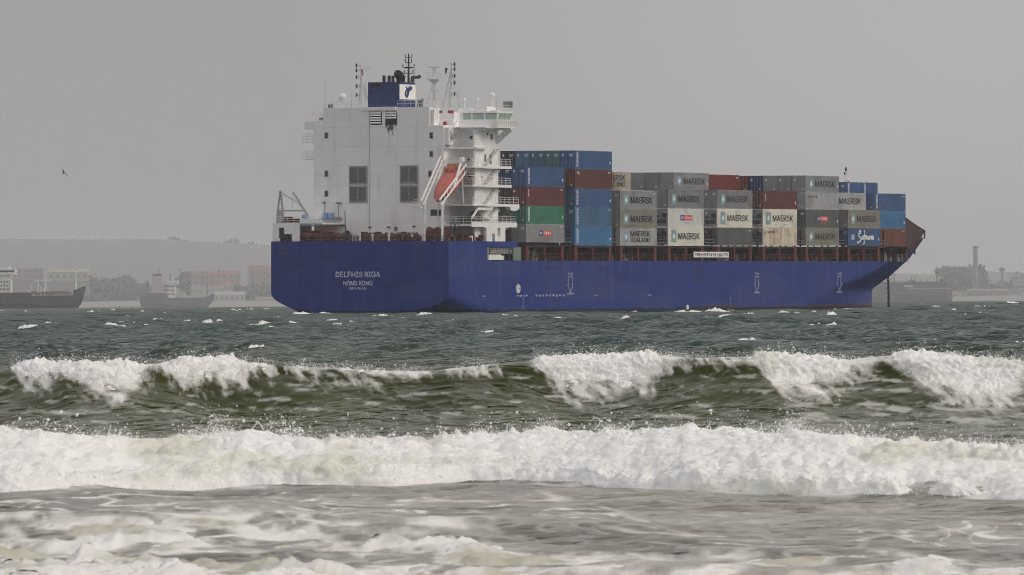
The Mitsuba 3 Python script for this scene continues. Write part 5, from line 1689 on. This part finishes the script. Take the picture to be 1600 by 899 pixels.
# the tanker at the left edge, 8.5 km off; drawn with x=0 at its bow tip
TX, TY, TS = -277.5, 5000.0, 0.588
k = 'tanker'
labels[k] = {'label': 'hazy tanker with white bridge and dark grey hull cut by the left edge', 'category': 'ship'}
far(k + '__hull', hull_loft(MB(), [(-150, 18, 1, .8), (-140, 18, -1, 1), (-62, 18, -2, 1), (-59.5, 14, -2, 1), (-40, 13.6, -2, 1), (-24, 14.2, -2, .9), (-14, 14.6, -2, .65), (-13, 19.5, -2, .62), (-9, 20.5, 0, .5), (-4.5, 22.5, 6, .3), (0, 24.5, 22, .04)], 13, 0), 'far_hull', TY, TS, TX)
far(k + '__deck_edge', MB().box(-60, -14, -13.2, -12.9, 13.3, 14.3).box(-13, -3, -9, -8.6, 19.5, 20.4).raw([[-13, -8.2, 15.5], [-13, -8.2, 20.2], [0, -.6, 24.9], [-4, -4, 20.5]], [[0, 1, 2, 3]]), 'far_hull_grey', TY, TS, TX)
far(k + '__deckhouse', MB().box(-120, -82, -11, 11, 18, 32).box(-118, -84, -10, 10, 32, 37.5), 'far_white', TY, TS, TX)
mb = MB()
for z in (21, 25, 29):
    for x in np.arange(-108, -84, 3.6):
        mb.box(x, x + 1.4, -11.15, -11, z, z + 1.5)
far(k + '__deckhouse__window_row', mb, 'far_dark', TY, TS, TX)
k2 = far(k + '__bridge', MB().box(-122, -77, -13, 11, 37.5, 44.5).box(-120, -84, -12, 8, 44.5, 46.5), 'far_white', TY, TS, TX)
far(k2 + '__window', MB().box(-104, -78.5, -13.2, -13, 40.5, 42.6), 'far_dark', TY, TS, TX)
far(k2 + '__window', MB().box(-121, -107, -13.2, -13, 40.5, 42.6), 'far_dark', TY, TS, TX)
for z in (22.8, 27, 31):
    far(k + '__gallery', MB().box(-100, -80, -13, -11, z, z + .5), 'far_white', TY, TS, TX)
far(k + '__funnel', MB().box(-134, -124, -5, 5, 18, 42), 'far_white', TY, TS, TX)
far(k + '__foremast', MB().tube([-11, 0, 19], [-11, 0, 38], 1.4, 8, .8).tube([-11, 0, 38], [-11, 0, 48], .4, 6, .2).tube([-13.5, 0, 40], [-8.5, 0, 40], .35, 5), 'far_white', TY, TS, TX)
far(k + '__hose_crane', MB().tube([-53, 0, 14], [-53, 0, 31], .9, 8).tube([-56, 0, 30.6], [-40, 0, 31.4], .8, 6).box(-56, -38, -1, 1, 30.4, 32), 'far_white', TY, TS, TX)
mb = MB().tube([-62, -6, 16.6], [-16, -6, 16.6], .6, 6).tube([-62, -3, 17.4], [-16, -3, 17.4], .6, 6).tube([-60, 4, 18.5], [-20, 4, 18.5], .6, 6)
for x in np.arange(-60, -18, 4.0):
    mb.box(x, x + 1.1, -7, -5, 14, 16.5 + 3.2 * abs(math.sin(x * 1.7)))
far(k + '__deck_pipework', mb, 'far_deck', TY, TS, TX)
mb = MB()
for x in (-64, -61, -50, -46.5):
    mb.tube([x, 2, 14], [x, 2, 24 + 3 * math.sin(x)], .9, 6)
mb.box(-42, -36, -4, 0, 14, 17.5)
far(k + '__ventilator', mb, 'far_white', TY, TS, TX)
mb = MB()
for x in np.arange(-60, -14, 2.2):
    mb.tube([x, -12.6, 14], [x, -12.6, 15.8], .14, 4)
mb.tube([-60, -12.6, 15.8], [-14, -12.6, 15.8], .14, 4)
far(k + '__rail', mb, 'far_hull_grey', TY, TS, TX)

# the pale coaster left of the main ship, 12 km off
CX, CY = -484.2, 10000.0
k = 'coaster'
labels[k] = {'label': 'faint hazy ship with pale block deckhouse between the tanker and the blue stern', 'category': 'ship'}
far(k + '__hull', hull_loft(MB(), [(0, 25, 9, .55), (3, 25, 2, .9), (40, 24.5, -2, 1), (42, 17, -2, 1), (95, 17, -2, .9), (104, 18, 0, .6), (116, 24, 14, .05)], 11, 0), 'far_hull_grey', CY, .833, CX)
far(k + '__casing', MB().box(19, 35, -9, 9, 24, 51.5).box(35, 46, -9, 9, 24, 38), 'far_pink', CY, .833, CX)
far(k + '__deckhouse', MB().box(44, 55, -10, 10, 17, 38).box(42, 60, -12, 10, 38, 44), 'far_white', CY, .833, CX)
mb = MB()
for z in (22, 28, 34):
    mb.box(38, 54, -10.3, -10, z, z + 1.6)
far(k + '__window_row', mb, 'far_dark', CY, .833, CX)
far(k + '__funnel', MB().box(20, 34, -5, 5, 51.5, 54.5), 'far_dark', CY, .833, CX)
far(k + '__mast', MB().tube([29, 0, 52], [29, 0, 66], .9, 6, .4).tube([47, 0, 44], [47, 0, 55], .8, 6).tube([8, 0, 25], [12, 0, 45], .7, 5).tube([14, 0, 25], [12, 0, 45], .7, 5).tube([105, 0, 20], [105, 0, 40], .8, 6), 'far_hull_grey', CY, .833, CX)
for q in ((62, 70, -7, 7, 17, 26), (84, 88, -7, 7, 17, 25), (48, 60, -8, 8, 17, 22)):
    far(k + '__hatch', MB().box(*q), 'far_pink', CY, .833, CX)

# the bulk carrier beyond the bow
BX0, BY0 = 573.3, 10000.0
k = 'bulk_carrier'
labels[k] = {'label': 'grey hazy ship hull with one mast showing past the bow and anchor chain', 'category': 'ship'}
far(k + '__hull', hull_loft(MB(), [(-190, 30, 2, .5), (-185, 33, -2, .9), (-30, 33, -2, 1), (-12, 33.5, -2, .9), (-2, 34, -1, .5), (0, 34, 0, .3)], 15, 0), 'far_hull_grey', BY0, .833, BX0)
far(k + '__white_line', MB().box(-70, -2, -15.3, -15, 21.6, 22.2), 'far_white', BY0, .833, BX0)
far(k + '__foremast', MB().tube([-24, 0, 33], [-24, 0, 57], 1.2, 6, .8).tube([-28, 0, 52.5], [-20, 0, 52.5], .6, 5).box(-20, -14, -3, 3, 33, 37.5), 'far_dark', BY0, .833, BX0)
mb = MB()
for x, h in ((-50, 38), (-58, 40), (-64, 41), (-70, 38), (-40, 36.5), (-90, 46)):
    mb.tube([x, 0, 33], [x, 0, h], .8, 5)
mb.box(-68, -58, -4, 4, 33, 36)
far(k + '__ventilator', mb, 'far_deck', BY0, .833, BX0)
far(k + '__deckhouse', MB().box(-112, -92, -10, 10, 33, 48), 'far_pink', BY0, .833, BX0)
far(k + '__boat', MB().box(-76, -62, -15.6, -15, 25, 27), 'far_white', BY0, .833, BX0)

# ------------------------------------------------------------------ the far shore
mat('hill_green', (0.11, 0.115, 0.11), 0.9)
mat('shore_sand', (0.20, 0.19, 0.17), 0.9)
mat('far_foliage', (0.065, 0.075, 0.065), 0.9)
mat('town_white', (0.37, 0.355, 0.35), 0.7)
mat('town_glass', (0.17, 0.17, 0.18), 0.3)
mat('town_pink', (0.30, 0.235, 0.22), 0.7)
mat('town_red', (0.24, 0.12, 0.11), 0.7)
mat('town_grey', (0.20, 0.195, 0.20), 0.7)
mat('town_sand', (0.36, 0.33, 0.26), 0.7)
RIDGE_X = np.array([-2800, -2200, -1466, -1227, -1026, -700, -500, 0, 500, 1190, 1357, 1470, 2000, 2800]) * 1.0
RIDGE_Z = np.array([150, 175, 199, 199, 196, 180, 160, 140, 90, 78, 86, 76, 70, 70]) * 1.0


def build_shore():
    xs = np.linspace(-3000, 3000, 301)
    ys = np.concatenate([np.linspace(13000, 15000, 22), np.linspace(15200, 22200, 40)])
    X, Y = np.meshgrid(xs, ys, indexing='ij')
    t = Y - 13100 - 120 * np.sin(X * .004) - 60 * np.sin(X * .011)
    z = np.clip(t / 120, -1, 1) * 9 + 6 + 22 * smooth(200, 1500, t) + 8 * (meshkit.fbm(np.stack([X / 260, Y / 400, 0 * X], -1), 3, 9) - .5)
    ridge = np.interp(X, RIDGE_X, RIDGE_Z) + 6 * (meshkit.fbm(np.stack([X / 300, Y / 1500, 0 * X], -1), 2, 12) - .5)
    z = z + (ridge - 20) * smooth(16500, 22000, Y)
    z = np.where(t < -90, -14, z) + drop(X, Y)
    return np.stack([X, Y, z], -1).reshape(-1, 3), grid_faces(*X.shape)[:, ::-1], z


_v, _f, _z = build_shore()
labels['hills'] = {'label': 'low hills and shore land fading into the haze', 'kind': 'structure'}
low = _v[_f][:, :, 1].mean(1) < 13330
scene['hills'] = mikit.ply(trimesh.Trimesh(_v, _f[~low], process=False), 'hill_green', True)
labels['shore_strip'] = {'label': 'pale beach along the far shore', 'kind': 'structure'}
scene['shore_strip'] = mikit.ply(trimesh.Trimesh(_v, _f[low], process=False), 'shore_sand', True)


def grove(key, blobs, leaf, n, seed, label):
    """A far clump of trees that reads as one mass: leaf faces through uneven crowns, with trunks below."""
    g = np.random.default_rng(seed)
    V, F, c = [], [], 0
    core = trimesh.creation.icosphere(subdivisions=2, radius=1.0)
    for (x, y, z, rx, rz) in blobs:
        cv = np.asarray(core.vertices)
        cv = cv * (0.8 + .35 * (meshkit.noise(cv * 1.9 + x, seed) - .5))[:, None] * [rx, rx * .8, rz] + [x, y, z]
        V.append(cv)
        F += (np.asarray(core.faces) + c).tolist()
        c += len(cv)
        for _ in range(n):
            d = g.normal(size=3)
            d /= np.linalg.norm(d)
            r = g.uniform(.55, 1.0) * (1 + .22 * math.sin(5 * d[0] + x) * math.cos(4 * d[2] + z))
            p = np.array([x, y, z]) + d * r * [rx, rx * .8, rz]
            a = g.normal(size=(3, 3)) * leaf
            V.append(p + a)
            F.append([c, c + 1, c + 2])
            c += 3
        V.append(np.array([[x - .02 * rx, y, z - 2.0 * rz], [x + .05 * rx, y, z - 2.0 * rz], [x, y, z + .3 * rz]]))
        F.append([c, c + 1, c + 2])
        c += 3
    put(key, (np.vstack(V), np.array(F)), 'far_foliage', ship=False, label=label, kind='stuff')


def px_line(x0, x1, z0, z1, Y, n, rx, rz, seed):
    g = np.random.default_rng(seed)
    return [(g.uniform(x0, x1), Y + g.uniform(-60, 60), g.uniform(z0, z1) , rx * g.uniform(.7, 1.3), rz * g.uniform(.7, 1.3)) for _ in range(n)]


D = drop(0, 13600)
grove('shore_trees', px_line(-765, -640, D + 22, D + 52, 13600, 26, 17, 13, 1), 2.2, 420, 1, 'dark tree mass on the shore between the two far ships at left')
grove('shore_trees_001', px_line(-610, -520, D + 30, D + 60, 13800, 14, 14, 12, 2), 2.2, 380, 2, 'tree mass behind the faint ship with the pale deckhouse')
grove('shore_trees_002', px_line(-480, -410, D + 20, D + 38, 13500, 12, 15, 11, 3), 2.2, 380, 3, 'round dark trees on the shore just left of the blue stern')
grove('shore_trees_003', px_line(770, 850, D + 26, D + 58, 13900, 12, 17, 12, 4), 2.2, 380, 4, 'faint trees left of the tall chimney at right')
grove('shore_trees_004', px_line(855, 960, D + 18, D + 44, 13900, 14, 16, 12, 5), 2.2, 380, 5, 'faint trees right of the tall chimney')
grove('hill_grove', px_line(-1010, -935, -33 + 199, -33 + 213, 22150, 9, 22, 9, 6), 3.0, 300, 6, 'flat topped dark clump on the left hill crest')
grove('hill_grove_001', px_line(-825, -795, -33 + 188, -33 + 206, 22150, 5, 17, 10, 7), 3.0, 300, 7, 'small tall clump on the hill crest left of the ship')
grove('hill_grove_002', px_line(-775, -725, -33 + 184, -33 + 200, 22150, 6, 20, 9, 8), 3.0, 300, 8, 'rounded clump on the hill crest nearest the white deckhouse')

for i, (x, y, h) in enumerate(((-577, 13400, 58), (-540, 13450, 52), (-455, 13500, 60), (-690, 13500, 50), (-425, 13420, 46), (792, 13450, 52), (905, 13400, 40))):
    key = 'harbour_mast' + (f'_{i:03d}' if i else '')
    where = ('behind the faint coaster', 'above the red roofed row', 'left of the blue stern', 'among the trees right of the tanker', 'touching the blue stern', 'just left of the chimney', 'far right by the water tower')[i]
    labels[key] = {'label': 'thin hazy lamp mast on the shore ' + where, 'category': 'mast', 'group': 'masts along the far shore'}
    put(key + '__post', MB().tube([x, y, -8], [x, y, h], .9, 5, .5), 'far_dark', ship=False)
    put(key + '__head', MB().box(x - 2.6, x + 2.6, y - .5, y + .5, h, h + 1.6), 'far_dark', ship=False)
BN = {'n': 0}


def building(x0, x1, z0, z1, Y, wall, roof, label, rows=2, cols=4, pitched=True):
    key = 'shore_building' + (f'_{BN["n"]:03d}' if BN['n'] else '')
    BN['n'] += 1
    labels[key] = {'label': label, 'category': 'building'}
    dp = 18
    put(key + '__wall', MB().box(x0, x1, Y, Y + dp, z0, z1), wall, ship=False)
    h = (z1 - z0) * .32
    if pitched:
        mb = MB().prism([(Y - 1.5, z1), (Y + dp + 1.5, z1), (Y + dp / 2, z1 + h)], 0, x0 - 1.2, x1 + 1.2)
    else:
        mb = MB().box(x0 - .8, x1 + .8, Y - .8, Y + dp + .8, z1, z1 + 1.2)
    put(key + '__roof', mb, roof, ship=False)
    for i in range(rows):
        for j in range(cols):
            a = x0 + (x1 - x0) * (j + .3) / cols
            b = x0 + (x1 - x0) * (j + .7) / cols
            c = z0 + (z1 - z0) * (i + .35) / rows
            put(key + '__window', MB().box(a, b, Y - .25, Y, c, c + (z1 - z0) * .35 / rows), 'town_glass', ship=False)
    put(key + '__base', MB().box(x0 - 1, x1 + 1, Y - .5, Y + dp, z0 - 26, z0 - .02), 'town_grey', ship=False)


building(-878, -824, 44, 62, 13500, 'town_pink', 'town_pink', 'long pale pink building beyond the deck of the left tanker', 2, 6, False)
building(-815, -744, 40, 56, 13480, 'town_sand', 'town_sand', 'long sand coloured building behind the left tanker foremast', 1, 6)
building(-566, -480, 30, 50, 13560, 'town_pink', 'town_red', 'long pinkish building with red roof, highest above the faint ship', 2, 8)
building(-470, -420, 34, 58, 13700, 'town_pink', 'town_red', 'red roofed building closest to the blue stern', 2, 4)
building(-556, -500, 6, 24, 13320, 'town_white', 'town_grey', 'pale low house row right of the faint ship deckhouse', 2, 5)
building(-508, -486, 12, 30, 13340, 'town_white', 'town_red', 'small white house with red roof among the shore trees', 2, 3)
building(-514, -462, -8, 13, 13270, 'town_white', 'town_white', 'broad white building standing lowest by the water', 2, 6)
building(-562, -530, -6, 8, 13260, 'town_grey', 'town_grey', 'grey shed beside the low white waterfront building', 1, 3)
building(-444, -400, -6, 6, 13290, 'town_sand', 'town_grey', 'low sandy shed right at the edge of the blue stern', 1, 3)
building(885, 925, 20, 36, 13560, 'town_white', 'town_grey', 'faint white building right of the tall chimney', 2, 4)
building(880, 915, -4, 14, 13300, 'town_sand', 'town_sand', 'pale yellowish block at the right edge of the picture', 2, 3, False)
building(740, 772, -4, 6, 13300, 'town_white', 'town_grey', 'low white shed at the water left of the chimney', 1, 3)
building(790, 860, -2, 10, 13320, 'town_grey', 'town_grey', 'long low grey shed at the foot of the chimney', 1, 6)
labels['chimney'] = {'label': 'tall lone industrial chimney fading into the haze at right', 'category': 'chimney'}
put('chimney__shaft', MB().tube([815, 13500, -12], [815, 13500, 86], 5.2, 20, 4.0), 'town_grey', True, ship=False)
put('chimney__rim', MB().tube([815, 13500, 86], [815, 13500, 89], 4.5, 20, 4.5), 'far_dark', 30, ship=False)
labels['water_tower'] = {'label': 'faint water tower with round top near the right edge', 'category': 'tower'}
put('water_tower__post', MB().tube([868, 13600, 0], [868, 13600, 44], 2.4, 8), 'town_grey', ship=False)
put('water_tower__tank', MB().ball([868, 13600, 48], 6, 2, (1, 1, .7)), 'town_grey', True, ship=False)
